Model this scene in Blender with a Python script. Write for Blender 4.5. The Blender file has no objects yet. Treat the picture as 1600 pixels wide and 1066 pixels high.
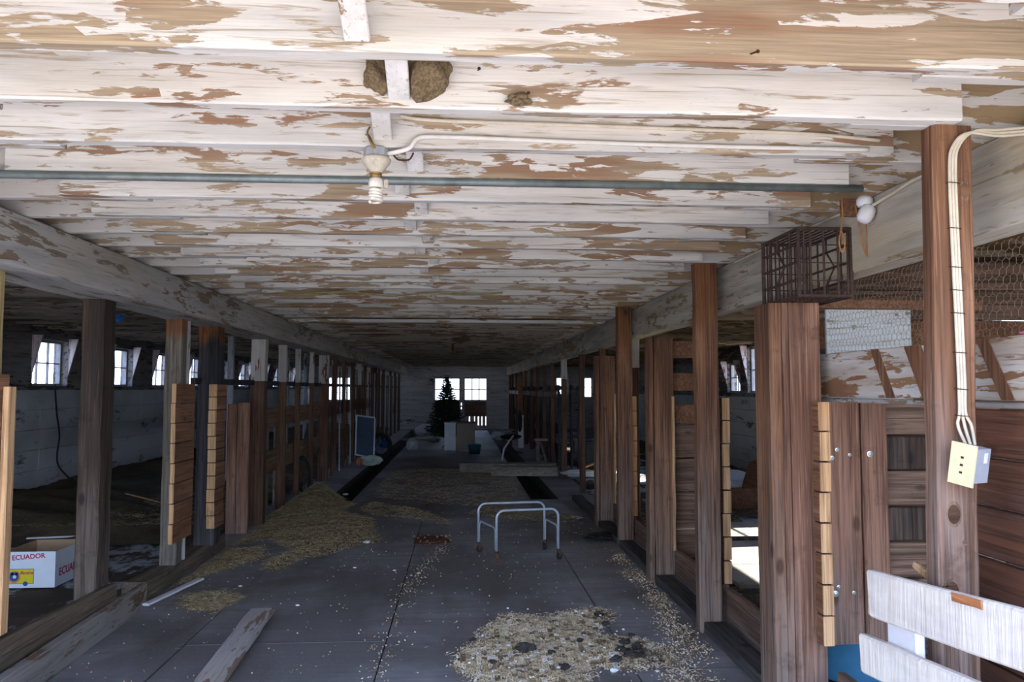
import bpy, bmesh, math, random
from mathutils import Vector, Matrix, noise
R = random.Random(7)
S = bpy.context.scene; COL = S.collection
V = Vector
# ------------------------------------------------------------------ camera
cam = bpy.data.objects.new('camera', bpy.data.cameras.new('camera')); COL.objects.link(cam)
cam.data.sensor_width = 36; cam.data.lens = 36*1220/1600; cam.data.clip_end = 500; cam.data.clip_start = .05
H = 1.53
cam.location = (0, 0, H)
cam.rotation_euler = (math.pi/2 + math.atan(75/1220), 0, -math.atan(79/1220))
S.camera = cam
# ------------------------------------------------------------------ world, sun, exposure
w = bpy.data.worlds.new('sky'); S.world = w; w.use_nodes = True
nt = w.node_tree; bg = nt.nodes['Background']
tc = nt.nodes.new('ShaderNodeTexCoord'); sx = nt.nodes.new('ShaderNodeSeparateXYZ'); rp = nt.nodes.new('ShaderNodeValToRGB')
nt.links.new(tc.outputs['Generated'], sx.inputs[0]); nt.links.new(sx.outputs['Z'], rp.inputs[0]); nt.links.new(rp.outputs[0], bg.inputs[0])
rp.color_ramp.elements[0].position = 0; rp.color_ramp.elements[0].color = (.71, .82, 1, 1)
rp.color_ramp.elements[1].position = .6; rp.color_ramp.elements[1].color = (.25, .42, .85, 1)
bg.inputs[1].default_value = 3.2
sun = bpy.data.objects.new('sun', bpy.data.lights.new('sun', 'SUN')); COL.objects.link(sun)
sun.data.energy = 11; sun.data.angle = math.radians(.6); sun.data.color = (1, .93, .80)
sun.rotation_euler = V((1, .06, .72)).to_track_quat('Z', 'Y').to_euler()
S.view_settings.view_transform = 'Standard'; S.view_settings.look = 'None'
S.view_settings.exposure = 1.35; S.view_settings.gamma = 1; S.view_settings.use_curve_mapping = False

# ------------------------------------------------------------------ materials
class NT:
    def __init__(s, name, rough=.8, spec=.25):
        s.m = bpy.data.materials.new(name); s.m.use_nodes = True
        s.t = s.m.node_tree; s.b = s.t.nodes['Principled BSDF']
        s.b.inputs['Roughness'].default_value = rough
        s.b.inputs['Specular IOR Level'].default_value = spec
        s.geo = s.t.nodes.new('ShaderNodeNewGeometry')
        s.sep = s.t.nodes.new('ShaderNodeSeparateXYZ'); s.t.links.new(s.geo.outputs['Position'], s.sep.inputs[0])
    def n(s, t, **k):
        o = s.t.nodes.new(t)
        for a, b in k.items(): setattr(o, a, b)
        return o
    def l(s, a, b): s.t.links.new(a, b)
    def noise(s, sc, detail=4, rough=.55, off=0, dist=0):
        mp = s.n('ShaderNodeMapping'); mp.inputs['Scale'].default_value = sc; mp.inputs['Location'].default_value = (off, off*1.7, off*.6)
        s.l(s.geo.outputs['Position'], mp.inputs[0])
        nz = s.n('ShaderNodeTexNoise'); nz.inputs['Scale'].default_value = 1; nz.inputs['Detail'].default_value = detail
        nz.inputs['Roughness'].default_value = rough; nz.inputs['Distortion'].default_value = dist
        s.l(mp.outputs[0], nz.inputs['Vector']); return nz.outputs[0]
    def step(s, f, a, b, lo=0, hi=1):
        r = s.n('ShaderNodeMapRange'); r.inputs[1].default_value = a; r.inputs[2].default_value = b
        r.inputs[3].default_value = lo; r.inputs[4].default_value = hi; s.l(f, r.inputs[0]); return r.outputs[0]
    def mix(s, f, a, b, mode='MIX'):
        m = s.n('ShaderNodeMix'); m.data_type = 'RGBA'; m.blend_type = mode
        if isinstance(f, (int, float)): m.inputs[0].default_value = f
        else: s.l(f, m.inputs[0])
        for q, i in ((a, 6), (b, 7)):
            if isinstance(q, tuple): m.inputs[i].default_value = (*q, 1)
            else: s.l(q, m.inputs[i])
        return m.outputs[2]
    def math(s, op, a, b=0):
        m = s.n('ShaderNodeMath'); m.operation = op
        for q, i in ((a, 0), (b, 1)):
            if isinstance(q, (int, float)): m.inputs[i].default_value = q
            else: s.l(q, m.inputs[i])
        return m.outputs[0]
    def gray(s, f):
        c = s.n('ShaderNodeCombineColor'); [s.l(f, c.inputs[i]) for i in range(3)]; return c.outputs[0]
    def out(s, col, bump=None, strength=.3, dist=.01):
        if isinstance(col, tuple): s.b.inputs['Base Color'].default_value = (*col, 1)
        else: s.l(col, s.b.inputs['Base Color'])
        if bump is not None:
            b = s.n('ShaderNodeBump'); b.inputs['Strength'].default_value = strength; b.inputs['Distance'].default_value = dist
            s.l(bump, b.inputs['Height']); s.l(b.outputs[0], s.b.inputs['Normal'])
        return s.m
def axsc(ax, along, across):
    v = [across]*3; v['xyz'.index(ax)] = along; return tuple(v)
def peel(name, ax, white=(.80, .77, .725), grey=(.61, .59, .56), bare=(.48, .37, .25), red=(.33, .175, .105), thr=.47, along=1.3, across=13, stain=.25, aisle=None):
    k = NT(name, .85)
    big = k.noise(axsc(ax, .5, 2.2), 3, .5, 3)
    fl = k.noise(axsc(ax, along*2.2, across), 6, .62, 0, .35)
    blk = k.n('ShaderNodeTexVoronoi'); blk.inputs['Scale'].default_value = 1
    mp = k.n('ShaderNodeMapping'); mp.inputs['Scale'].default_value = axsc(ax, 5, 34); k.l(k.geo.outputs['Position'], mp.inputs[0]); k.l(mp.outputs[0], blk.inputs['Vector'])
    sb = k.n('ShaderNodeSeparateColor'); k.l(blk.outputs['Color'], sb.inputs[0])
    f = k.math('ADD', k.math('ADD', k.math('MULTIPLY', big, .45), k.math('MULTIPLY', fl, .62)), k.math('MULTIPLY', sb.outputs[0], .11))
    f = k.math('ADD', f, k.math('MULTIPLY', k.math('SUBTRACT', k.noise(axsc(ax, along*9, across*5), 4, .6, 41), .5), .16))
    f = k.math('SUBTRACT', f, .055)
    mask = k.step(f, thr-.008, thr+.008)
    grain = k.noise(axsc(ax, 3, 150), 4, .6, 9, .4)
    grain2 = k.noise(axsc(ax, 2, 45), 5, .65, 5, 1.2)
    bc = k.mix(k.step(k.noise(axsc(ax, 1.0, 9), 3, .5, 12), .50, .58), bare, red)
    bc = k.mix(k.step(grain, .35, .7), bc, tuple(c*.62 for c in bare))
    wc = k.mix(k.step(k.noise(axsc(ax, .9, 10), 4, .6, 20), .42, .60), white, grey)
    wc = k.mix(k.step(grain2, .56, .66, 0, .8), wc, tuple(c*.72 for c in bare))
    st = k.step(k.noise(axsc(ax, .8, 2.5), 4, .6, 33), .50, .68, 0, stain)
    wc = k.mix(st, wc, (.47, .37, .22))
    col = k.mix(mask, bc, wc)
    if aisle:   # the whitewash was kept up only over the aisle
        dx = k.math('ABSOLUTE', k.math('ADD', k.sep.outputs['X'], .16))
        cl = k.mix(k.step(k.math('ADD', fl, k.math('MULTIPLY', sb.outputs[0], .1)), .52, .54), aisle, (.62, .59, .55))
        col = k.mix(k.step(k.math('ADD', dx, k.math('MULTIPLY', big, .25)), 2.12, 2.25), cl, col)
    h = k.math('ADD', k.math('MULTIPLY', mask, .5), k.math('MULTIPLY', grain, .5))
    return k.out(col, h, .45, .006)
def wood(name, ax, c1, c2, grey=None, z0=.3, z1=1.4, knots=True, rough=.75, top=None):
    k = NT(name, rough)
    g = k.noise(axsc(ax, 1.6, 60), 5, .6, 1, .6)
    b = k.noise(axsc(ax, .9, 9), 3, .5, 4)
    col = k.mix(k.step(b, .38, .62), c1, c2)
    if top:
        col = k.mix(k.step(k.math('ADD', k.sep.outputs['Z'], k.math('MULTIPLY', b, .3)), 2.06, 2.16), col, top)
    if grey:
        zz = k.math('ADD', k.sep.outputs['Z'], k.math('MULTIPLY', k.math('SUBTRACT', k.noise(axsc(ax, 1.2, 14), 4, .6, 8), .5), 2.2))
        col = k.mix(k.step(zz, z0, z1), grey, col)
    col = k.mix(k.step(k.noise(axsc(ax, .7, 4), 5, .65, 27), .50, .64, 0, .55), col, tuple(x*.55+.012 for x in c1))
    col = k.mix(k.step(g, .44, .64, 0, .75), col, tuple(x*.36 for x in c1))
    col = k.mix(k.step(k.noise(axsc(ax, 2.5, 130), 3, .6, 51), .55, .68, 0, .35), col, tuple(min(1, x*1.7+.03) for x in c2))
    col = k.mix(k.step(k.noise((7, 7, 7), 5, .7, 15), .58, .72, 0, .5), col, tuple(x*.35 for x in c1))
    if knots:
        mp = k.n('ShaderNodeMapping'); mp.inputs['Scale'].default_value = axsc(ax, 2.6, 5.5); k.l(k.geo.outputs['Position'], mp.inputs[0])
        v = k.n('ShaderNodeTexVoronoi'); v.inputs['Scale'].default_value = 1; k.l(mp.outputs[0], v.inputs['Vector'])
        col = k.mix(k.step(v.outputs['Distance'], .07, .13, .8, 0), col, tuple(x*.4 for x in c1))
    return k.out(col, g, .5, .006)
def plain(name, c, rough=.6, metal=0, var=.25, spec=.3, sc=14):
    k = NT(name, rough, spec); k.b.inputs['Metallic'].default_value = metal
    n = k.noise((sc, sc, sc), 5, .65, 2)
    return k.out(k.mix(k.step(n, .4, .65, 0, 1), c, tuple(x*(1-var) for x in c)), n, .15, .004)

M = {}
M['joist'] = peel('peeling white paint on joists', 'x', thr=.505)
M['joist_far'] = peel('darker joists deeper in', 'x', white=(.44, .39, .33), grey=(.33, .29, .25), bare=(.24, .17, .11), red=(.20, .11, .075), thr=.50)  # darker colour set for the joists past the ledger strip
M['bridge'] = peel('white paint on bridging', 'z', thr=.40, white=(.76, .74, .71))
M['beam'] = peel('worn whitewash on beams', 'y', white=(.50, .48, .45), grey=(.38, .365, .35), bare=(.29, .23, .17), red=(.27, .19, .13), thr=.445, stain=.35)
M['beamR'] = peel('cobwebbed whitewash on right beam', 'y', white=(.52, .48, .41), grey=(.36, .33, .28), bare=(.33, .25, .15), red=(.26, .17, .09), thr=.46, stain=.7)
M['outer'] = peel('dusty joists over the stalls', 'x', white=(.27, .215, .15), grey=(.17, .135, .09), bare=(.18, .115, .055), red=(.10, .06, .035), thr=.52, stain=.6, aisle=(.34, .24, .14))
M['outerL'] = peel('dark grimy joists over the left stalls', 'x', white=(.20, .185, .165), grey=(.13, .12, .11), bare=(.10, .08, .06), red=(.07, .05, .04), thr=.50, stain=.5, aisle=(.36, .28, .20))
M['deck'] = peel('whitewashed loft boards', 'y', thr=.44)
M['post_brown'] = wood('brown rough sawn post', 'z', (.135, .062, .034), (.27, .13, .066), (.225, .18, .15), -.1, 1.3, top=(.20, .085, .035))
M['post_near'] = wood('near post wood', 'z', (.16, .075, .04), (.29, .145, .08), (.26, .225, .205), .2, 1.6)
M['knot'] = wood('knot wood', 'x', (.10, .05, .03), (.22, .11, .06), None, knots=False)
M['knot_ring'] = wood('knot ring', 'z', (.10, .06, .04), (.27, .17, .11), None, knots=False)
M['board_brown'] = wood('reddish brown board', 'z', (.18, .085, .052), (.31, .165, .105), (.23, .175, .145), -.2, .75)
M['board_brownY'] = wood('brown plank lengthwise', 'y', (.14, .075, .048), (.22, .125, .085), (.15, .12, .10), -.4, .6)
M['board_brownX'] = wood('brown plank crosswise', 'x', (.15, .09, .06), (.27, .17, .12), None)
M['board_redY'] = wood('red brown plank', 'y', (.21, .085, .045), (.13, .07, .05), None)
M['post_dark'] = wood('dark weathered post', 'z', (.038, .026, .02), (.075, .048, .033), (.19, .15, .12), .0, 1.1)
M['post_grey'] = wood('grey weathered post', 'z', (.15, .13, .105), (.24, .20, .15), (.24, .22, .18), 0, 1.0, top=(.24, .085, .03))
M['post_black'] = wood('blackened post', 'z', (.028, .026, .03), (.05, .045, .05), (.11, .10, .10), -.2, .55, top=(.20, .07, .02))
M['cut'] = wood('fresh cut board ends', 'z', (.58, .32, .15), (.68, .42, .22), None, knots=False)
M['stub'] = wood('sawn plank stub', 'y', (.24, .11, .055), (.30, .15, .085), None)
M['yellow'] = wood('new pine post', 'z', (.55, .42, .18), (.62, .48, .24), None, knots=False)
M['curb'] = wood('dirty timber curb', 'y', (.15, .11, .075), (.20, .15, .105), (.10, .085, .07), -.3, .3)
M['curbdark'] = wood('dark kerb', 'y', (.055, .05, .05), (.09, .08, .075), None)
M['mottled'] = peel('mottled weathered board', 'y', white=(.30, .27, .245), grey=(.22, .20, .19), bare=(.19, .13, .09), red=(.16, .095, .065), thr=.50)
M['pale'] = peel('worn plank with paint', 'y', white=(.48, .44, .42), grey=(.38, .35, .34), bare=(.30, .22, .16), red=(.26, .17, .12), thr=.49)
M['whitepost'] = peel('white paint on slim post', 'z', white=(.50, .47, .44), grey=(.4, .37, .35), bare=(.2, .09, .05), red=(.18, .07, .035), thr=.44)
M['bluepost'] = peel('old whitewash on inner post', 'z', white=(.40, .42, .46), grey=(.28, .3, .34), bare=(.12, .10, .09), red=(.1, .07, .06), thr=.44)
M['farpost'] = wood('dark stall post', 'z', (.10, .05, .032), (.16, .085, .05), None)
M['farplank'] = wood('stall plank', 'y', (.19, .105, .06), (.26, .16, .095), None)
M['manger'] = peel('white flaked manger board', 'y', white=(.60, .56, .53), grey=(.45, .38, .32), bare=(.34, .19, .10), red=(.26, .12, .06), thr=.485)
M['stripe'] = wood('bare brown stripe', 'z', (.20, .09, .045), (.27, .13, .07), None, knots=False)
M['bench'] = plain('white rough paint', (.74, .68, .61), .8, var=.13)
k = NT('white brushed paint', .8)
n1 = k.noise((20, 55, 4), 4, .6, 2, .3); n2 = k.noise((3, 3, 9), 4, .6, 7)
k.out(k.mix(k.step(n1, .48, .75, 0, .4), k.mix(k.step(n2, .45, .62), (.86, .77, .66), (.72, .64, .57)), (.56, .45, .35)), n1, .8, .006); M['bench'] = k.m
M['bench_end'] = wood('raw tan board end', 'y', (.55, .36, .22), (.62, .43, .28), None, knots=False)
M['orangewood'] = wood('orange chipped wood', 'y', (.45, .17, .06), (.5, .2, .08), None, knots=False)
M['whiteboard'] = plain('bright white paint', (.80, .78, .80), .6, var=.08)
# concrete
k = NT('concrete floor', .62, .35)
str_ = k.noise((1.2, 22, 1), 5, .65, 1); blot = k.noise((.8, 1.1, 1), 5, .6, 6, .4); fine = k.noise((45, 45, 45), 3, .7, 3); dk = k.noise((1.6, .5, 1), 5, .6, 11)
c = k.mix(k.step(blot, .40, .60), (.215, .20, .20), (.37, .36, .375)); c = k.mix(k.step(str_, .45, .65, 0, .55), c, (.19, .18, .18))
c = k.mix(k.step(dk, .48, .66, 0, .75), c, (.13, .108, .095)); c = k.mix(k.step(fine, .56, .70, 0, .4), c, (.38, .36, .34))
M['floor'] = k.out(c, k.math('ADD', str_, k.math('MULTIPLY', fine, .4)), .35, .006)
M['joint'] = plain('dirt in the joints', (.055, .045, .038), .95)
# stall floor with lime
k = NT('stall floor dirt', .9)
a = k.noise((1.1, 1.6, 1), 6, .65, 4); b = k.noise((30, 30, 30), 4, .7, 1); c0 = k.noise((2.6, 1.4, 1), 6, .7, 21)
c = k.mix(k.step(a, .42, .6), (.075, .056, .042), (.13, .10, .078)); c = k.mix(k.step(k.math('ADD', c0, k.math('MULTIPLY', b, .12)), .565, .63, 0, .9), c, (.50, .54, .60))
M['dirt'] = k.out(c, b, .6, .02)
k = NT('trampled bedding', .95)
a = k.noise((1.3, 1.3, 1.3), 6, .7, 4); b = k.noise((28, 60, 28), 4, .7, 1)
c = k.mix(k.step(a, .4, .62), (.075, .058, .038), (.16, .125, .075)); c = k.mix(k.step(b, .56, .68, 0, .7), c, (.24, .19, .11))
M['sunslab'] = plain('pale floor added for sun patch', (.52, .48, .42), .9, var=.3, sc=5)  # pale colour for slabs added to brighten the sun patch
M['bedding'] = k.out(c, b, 1, .03)
# whitewashed concrete side wall
k = NT('whitewashed concrete', .85)
a = k.noise((1, 1.1, 3.5), 7, .72, 2, .3); b = k.noise((1, .6, .8), 4, .6, 9)
c = k.mix(k.step(a, .56, .64), (.46, .48, .50), (.10, .10, .10)); c = k.mix(k.step(b, .48, .66, 0, .6), c, (.22, .23, .24))
M['wallwash'] = k.out(c, a, .4, .02)
M['wallboard'] = peel('dingy wall boards', 'y', white=(.20, .19, .19), grey=(.14, .13, .13), bare=(.085, .065, .05), red=(.065, .045, .035), thr=.48)
M['backboard'] = peel('white clapboard', 'x', white=(.55, .55, .56), grey=(.42, .42, .44), bare=(.16, .13, .12), red=(.12, .08, .07), thr=.41, along=1.0, across=9)
M['sash'] = plain('grey sash paint', (.30, .29, .30), .7)
M['cheek'] = peel('pale window cheek', 'z', white=(.62, .56, .60), grey=(.5, .42, .46), bare=(.28, .12, .12), red=(.24, .06, .07), thr=.47, along=4, across=10)
M['straw'] = None
def straws(name, cols):
    k = NT(name, .7); oi = k.n('ShaderNodeTexWhiteNoise'); oi.noise_dimensions = '3D'
    sn = k.n('ShaderNodeVectorMath'); sn.operation = 'SNAP'; sn.inputs[1].default_value = (.03, .03, .5); k.l(k.geo.outputs['Position'], sn.inputs[0]); k.l(sn.outputs[0], oi.inputs['Vector'])
    r = k.n('ShaderNodeValToRGB'); e = r.color_ramp; e.elements[0].position = 0; e.elements[0].color = (*cols[0], 1); e.elements[1].position = 1; e.elements[1].color = (*cols[-1], 1)
    for i, c in enumerate(cols[1:-1]): q = e.elements.new((i+1)/(len(cols)-1)); q.color = (*c, 1)
    k.l(oi.outputs[0], r.inputs[0]); return k.out(r.outputs[0])
M['straw'] = straws('straw', [(.20, .15, .07), (.36, .27, .14), (.46, .36, .20), (.30, .22, .12), (.56, .47, .32)])
M['chaff'] = straws('chaff', [(.12, .08, .05), (.46, .34, .19), (.74, .60, .41), (.44, .33, .19), (.85, .78, .68)])
M['darkstraw'] = straws('dark litter', [(.03, .03, .03), (.09, .07, .05), (.22, .17, .11), (.05, .045, .05), (.35, .28, .20)])
M['mound'] = plain('matted straw', (.20, .155, .085), .95, var=.6, sc=45)
M['chafflay'] = plain('matted chaff', (.27, .20, .12), .95, var=.6, sc=60)
M['dung'] = plain('dark clump', (.055, .048, .042), .9, var=.4, sc=40)
M['whitebit'] = plain('white scrap', (.75, .77, .8), .6, var=.05)
M['tube'] = plain('light blue grey tube', (.52, .60, .70), .35, .35, .15, .5)
M['rust'] = plain('rusty metal', (.13, .075, .05), .8, .3, .5, sc=60)
M['cage'] = plain('rusty dark iron', (.085, .052, .042), .8, .35, .4, sc=60)
M['rubber'] = plain('black rubber', (.025, .023, .022), .7)
M['galv'] = plain('galvanised pipe', (.26, .30, .29), .5, .5, .35, sc=9)
M['cable'] = plain('cream cable', (.70, .62, .48), .55, var=.2)
M['cableW'] = plain('white painted cable', (.78, .74, .68), .6, var=.12)
M['porcelain'] = plain('dusty porcelain', (.60, .53, .42), .45, var=.35, sc=30)
M['cfl'] = plain('dusty bulb glass', (.78, .72, .62), .4, var=.2, sc=40)
M['brass'] = plain('old brass', (.32, .20, .08), .5, .6)
M['steelbox'] = plain('dull steel box', (.45, .46, .48), .55, .4, .3)
M['pvc'] = plain('grey box', (.40, .41, .46), .5, var=.12)
M['plate'] = plain('yellowed plate', (.76, .70, .42), .5, var=.1)
M['twine'] = plain('orange twine', (.42, .20, .07), .8, var=.3)
M['wire'] = plain('thin rusty wire', (.27, .20, .14), .7, .3)
M['hose'] = plain('black cord', (.02, .02, .02), .6)
M['card'] = plain('cardboard', (.42, .28, .17), .85, var=.15)
M['cardw'] = plain('white printed card', (.72, .77, .84), .6, var=.05)
M['ink_red'] = plain('red ink', (.42, .03, .09), .6, var=.05)
M['ink_yel'] = plain('yellow ink', (.75, .62, .02), .6, var=.05)
M['ink_blue'] = plain('blue ink', (.02, .10, .28), .6, var=.05)
M['ink_org'] = plain('orange ink', (.70, .22, .08), .6, var=.05)
M['ink_grn'] = plain('green ink', (.05, .25, .12), .6, var=.05)
M['bluep'] = plain('blue plastic', (.09, .30, .50), .45, var=.2, sc=5)
M['teal'] = plain('teal plastic', (.02, .13, .17), .4)
M['nest'] = plain('mud nest', (.22, .16, .09), .98, var=.6, sc=120)
M['fir'] = plain('dark artificial needles', (.018, .045, .024), .7, var=.5, sc=30)
M['white'] = plain('white enamel', (.62, .66, .72), .4, var=.1, sc=5)
M['beige'] = plain('beige panel', (.30, .26, .22), .7, var=.1)
M['nail'] = plain('rusted nail', (.09, .04, .025), .7, .4)
M['zinc'] = plain('zinc nut', (.55, .54, .52), .35, .7)
M['unseen_field'] = plain('dull field', (.10, .10, .06), .95, var=.3, sc=.5)  # dark ground out of view, added to dim the far ceiling
M['ground'] = plain('pale gravel yard', (.60, .50, .39), .95, var=.25, sc=1.2)
M['ext'] = plain('outside boards', (.30, .09, .06), .85)
M['greyw'] = wood('grey weathered wood', 'x', (.22, .19, .16), (.32, .28, .23), None)
M['pink'] = plain('pink plastic', (.70, .22, .36), .5)
M['bag1'] = plain('printed bag', (.55, .68, .58), .4, var=.2, sc=8)
M['olive'] = plain('dull green card', (.10, .11, .09), .8)
k = NT('window glass', .1); g = k.t
for n_ in list(g.nodes): g.nodes.remove(n_)
o_ = g.nodes.new('ShaderNodeOutputMaterial'); mx = g.nodes.new('ShaderNodeMixShader'); tr = g.nodes.new('ShaderNodeBsdfTransparent'); gl = g.nodes.new('ShaderNodeBsdfGlossy')
gl.inputs['Roughness'].default_value = .05; tr.inputs[0].default_value = (.93, .95, .96, 1); mx.inputs[0].default_value = .06
g.links.new(tr.outputs[0], mx.inputs[1]); g.links.new(gl.outputs[0], mx.inputs[2]); g.links.new(mx.outputs[0], o_.inputs[0]); M['glass'] = k.m

# ------------------------------------------------------------------ geometry helpers
class G:
    def __init__(s): s.v = []; s.f = []
    def add(s, vs, fs):
        o = len(s.v); s.v += [V(p) for p in vs]; s.f += [tuple(o+i for i in f) for f in fs]; return s
    def box(s, lo, hi, rot=None, c=None):
        (a, b, c0), (d, e, f) = lo, hi
        vs = [V(p) for p in ((a,b,c0),(d,b,c0),(d,e,c0),(a,e,c0),(a,b,f),(d,b,f),(d,e,f),(a,e,f))]
        if rot is not None:
            cc = V(c) if c else sum(vs, V())/8
            vs = [rot @ (p-cc)+cc for p in vs]
        return s.add(vs, [(0,3,2,1),(4,5,6,7),(0,1,5,4),(1,2,6,5),(2,3,7,6),(3,0,4,7)])
    def bar(s, p0, p1, w, t, up=(0, 0, 1), seg=5, jit=.002, ch=.005, sd=None):
        # chamfered rough timber: w along cross(dir, up), t along the other side
        r = random.Random(sd) if sd is not None else R
        p0, p1 = V(p0), V(p1); d = (p1-p0).normalized(); sv = d.cross(V(up)).normalized(); uv = sv.cross(d)
        a, b = w/2, t/2; ch = min(ch, a*.45, b*.45); prof = [(-a,-b+ch),(-a+ch,-b),(a-ch,-b),(a,-b+ch),(a,b-ch),(a-ch,b),(-a+ch,b),(-a,b-ch)]
        vs = []; fs = []
        for i in range(seg+1):
            q = p0.lerp(p1, i/seg)
            jx, jy = r.uniform(-jit, jit), r.uniform(-jit, jit); k = 1+r.uniform(-jit, jit)/max(w, t)*.6
            for x, y in prof: vs.append(q+sv*(x*k+jx+r.uniform(-jit, jit)*.3)+uv*(y*k+jy*.5))
        for i in range(seg):
            for j in range(8): fs.append((i*8+j, i*8+(j+1) % 8, i*8+8+(j+1) % 8, i*8+8+j))
        fs.append(tuple(reversed(range(8)))); fs.append(tuple(seg*8+j for j in range(8)))
        return s.add(vs, fs)
    def tube(s, pts, r, n=8, cap=True):
        pts = [V(p) for p in pts]; vs = []; fs = []; m = len(pts)
        rr = r if isinstance(r, (list, tuple)) else [r]*m
        ref = None
        for i, p in enumerate(pts):
            d = (pts[min(i+1, m-1)]-pts[max(i-1, 0)]).normalized()
            if ref is None: ref = d.orthogonal().normalized()
            ref = (ref-d*ref.dot(d)).normalized(); b = d.cross(ref)
            for j in range(n):
                a = 2*math.pi*j/n; vs.append(p+(ref*math.cos(a)+b*math.sin(a))*rr[i])
        for i in range(m-1):
            for j in range(n): fs.append((i*n+j, i*n+(j+1) % n, i*n+n+(j+1) % n, i*n+n+j))
        if cap: fs.append(tuple(reversed(range(n)))); fs.append(tuple((m-1)*n+j for j in range(n)))
        return s.add(vs, fs)
    def lathe(s, prof, c, n=16, rot=None):
        c = V(c); vs = []; fs = []
        for r, z in prof:
            for j in range(n):
                a = 2*math.pi*j/n; p = V((r*math.cos(a), r*math.sin(a), z)); vs.append(c+(rot @ p if rot else p))
        for i in range(len(prof)-1):
            for j in range(n): fs.append((i*n+j, i*n+(j+1) % n, i*n+n+(j+1) % n, i*n+n+j))
        fs.append(tuple(reversed(range(n)))); fs.append(tuple((len(prof)-1)*n+j for j in range(n)))
        return s.add(vs, fs)
    def blob(s, c, r, seed=0, n=2, flat=1., amp=.35):
        bm = bmesh.new(); bmesh.ops.create_icosphere(bm, subdivisions=n, radius=1)
        c = V(c); r = V(r) if not isinstance(r, (int, float)) else V((r, r, r*flat))
        vs = [V((v.co.x*r.x, v.co.y*r.y, v.co.z*r.z))*(1+amp*noise.noise(v.co*1.7+V((seed*3.1, seed, 0))))+c for v in bm.verts]
        fs = [tuple(v.index for v in f.verts) for f in bm.faces]; bm.free(); return s.add(vs, fs)
LOC = {}
def setp(o, label=None, cat=None, group=None, kind=None):
    if label: o['label'] = label
    if cat: o['category'] = cat
    if group: o['group'] = group
    if kind: o['kind'] = kind
    return o
def obj(name, g, m, parent=None, label=None, cat=None, group=None, kind=None, smooth=False):
    me = bpy.data.meshes.new(name)
    if parent is not None: base = LOC[parent.name]
    else: base = None
    xs = [v.x for v in g.v]; ys = [v.y for v in g.v]; zs = [v.z for v in g.v]
    org = V(((min(xs)+max(xs))/2, (min(ys)+max(ys))/2, min(zs)))
    me.from_pydata([v-org for v in g.v], [], g.f); me.validate()
    if smooth:
        for p in me.polygons: p.use_smooth = True
    me.materials.append(M[m] if isinstance(m, str) else m)
    o = bpy.data.objects.new(name, me); COL.objects.link(o)
    if parent is not None: o.parent = parent; o.location = org-base
    else: o.location = org
    LOC[o.name] = org
    return setp(o, label, cat, group, kind)
def empty(name, loc, label, cat, group=None, kind=None):
    o = bpy.data.objects.new(name, None); COL.objects.link(o); o.location = loc; o.empty_display_size = .1; LOC[o.name] = V(loc)
    return setp(o, label, cat, group, kind)
def put(src, loc, parent=None, name=None):
    o = src.copy(); COL.objects.link(o); o.location = V(loc)-(LOC[parent.name] if parent else V()); o.parent = parent; LOC[o.name] = V(loc); return o

# ------------------------------------------------------------------ outside ground
XL, XR, Y0, Y1 = -5.6, 5.3, 1.0, 30.0
g = G()
for lo, hi in (((-60, -7), (60, .8)), ((-60, 30.3), (60, 90)), ((-60, .8), (XL-.2, 30.3)), ((XR+.2, .8), (60, 30.3))):
    g.box((lo[0], lo[1], -.12), (hi[0], hi[1], -.04))
obj('ground', g, 'ground', kind='structure')
g = G(); g.box((-60, -60, -.12), (60, -7, -.04)); obj('unseen_field', g, 'unseen_field', kind='structure')  # unseen dark ground, added so less light bounces deep into the barn
# ------------------------------------------------------------------ floor: slabs with joints, gutters
fl = empty('floor', (0, 0, -.3), None, None, kind='structure')
g = G(); g.box((-2.55, .3, -.31), (1.9, Y1, -.26)); obj('gutter_bed', g, 'joint', fl)
g = G()
for a, b in ((-2.55, -1.86), (-1.49, .965), (1.365, 1.9)): g.box((a, 10.9, -.26), (b, Y1, -.012))
g.box((-2.55, .3, -.26), (1.9, 10.9, -.012)); obj('sub_base', g, 'joint', fl)
cols = [(-2.52, -1.655), (-1.645, -.455), (-.445, .945), (.955, 1.88)]
cuts = [[.3, 3.1, 5.0, 7.4, 9.3, 10.9], [.3, 2.2, 4.9, 6.62, 8.6, 10.9], [.3, 3.4, 4.74, 7.75, 10.9], [.3, 4.3, 6.7, 9.2, 10.9]]
def slab(x0, x1, y0, y1):
    g = G(); dz = R.uniform(-.003, .002); nx, ny = 2, 3
    vs = [(x0+(x1-x0)*i/nx, y0+.006+(y1-y0-.012)*j/ny, dz+R.uniform(-.0015, .0015)) for j in range(ny+1) for i in range(nx+1)]
    fs = [(j*(nx+1)+i, j*(nx+1)+i+1, (j+1)*(nx+1)+i+1, (j+1)*(nx+1)+i) for j in range(ny) for i in range(nx)]
    g.add(vs, fs); g.box((x0, y0+.006, -.012), (x1, y1-.006, -.004)); obj('slab', g, 'floor', fl)
for (a, b), c in zip(cols, cuts):
    for y0, y1 in zip(c, c[1:]): slab(a, b, y0, y1)
for a, b in ((-2.52, -1.86), (-1.49, .965), (1.365, 1.88)):
    for y0, y1 in zip([10.9, 13.4, 16.5, 20, 25], [13.4, 16.5, 20, 25, Y1]): slab(a, b, y0, y1)
def terrain(name, x0, x1, y0, y1, fn, m, nx, ny, parent=None, **k):
    g = G(); vs = [(x0+(x1-x0)*i/nx, y0+(y1-y0)*j/ny, 0) for j in range(ny+1) for i in range(nx+1)]
    vs = [(x, y, fn(x, y)) for x, y, _ in vs]
    g.add(vs, [(j*(nx+1)+i, j*(nx+1)+i+1, (j+1)*(nx+1)+i+1, (j+1)*(nx+1)+i) for j in range(ny) for i in range(nx)])
    return obj(name, g, m, parent, smooth=True, **k)
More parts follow.
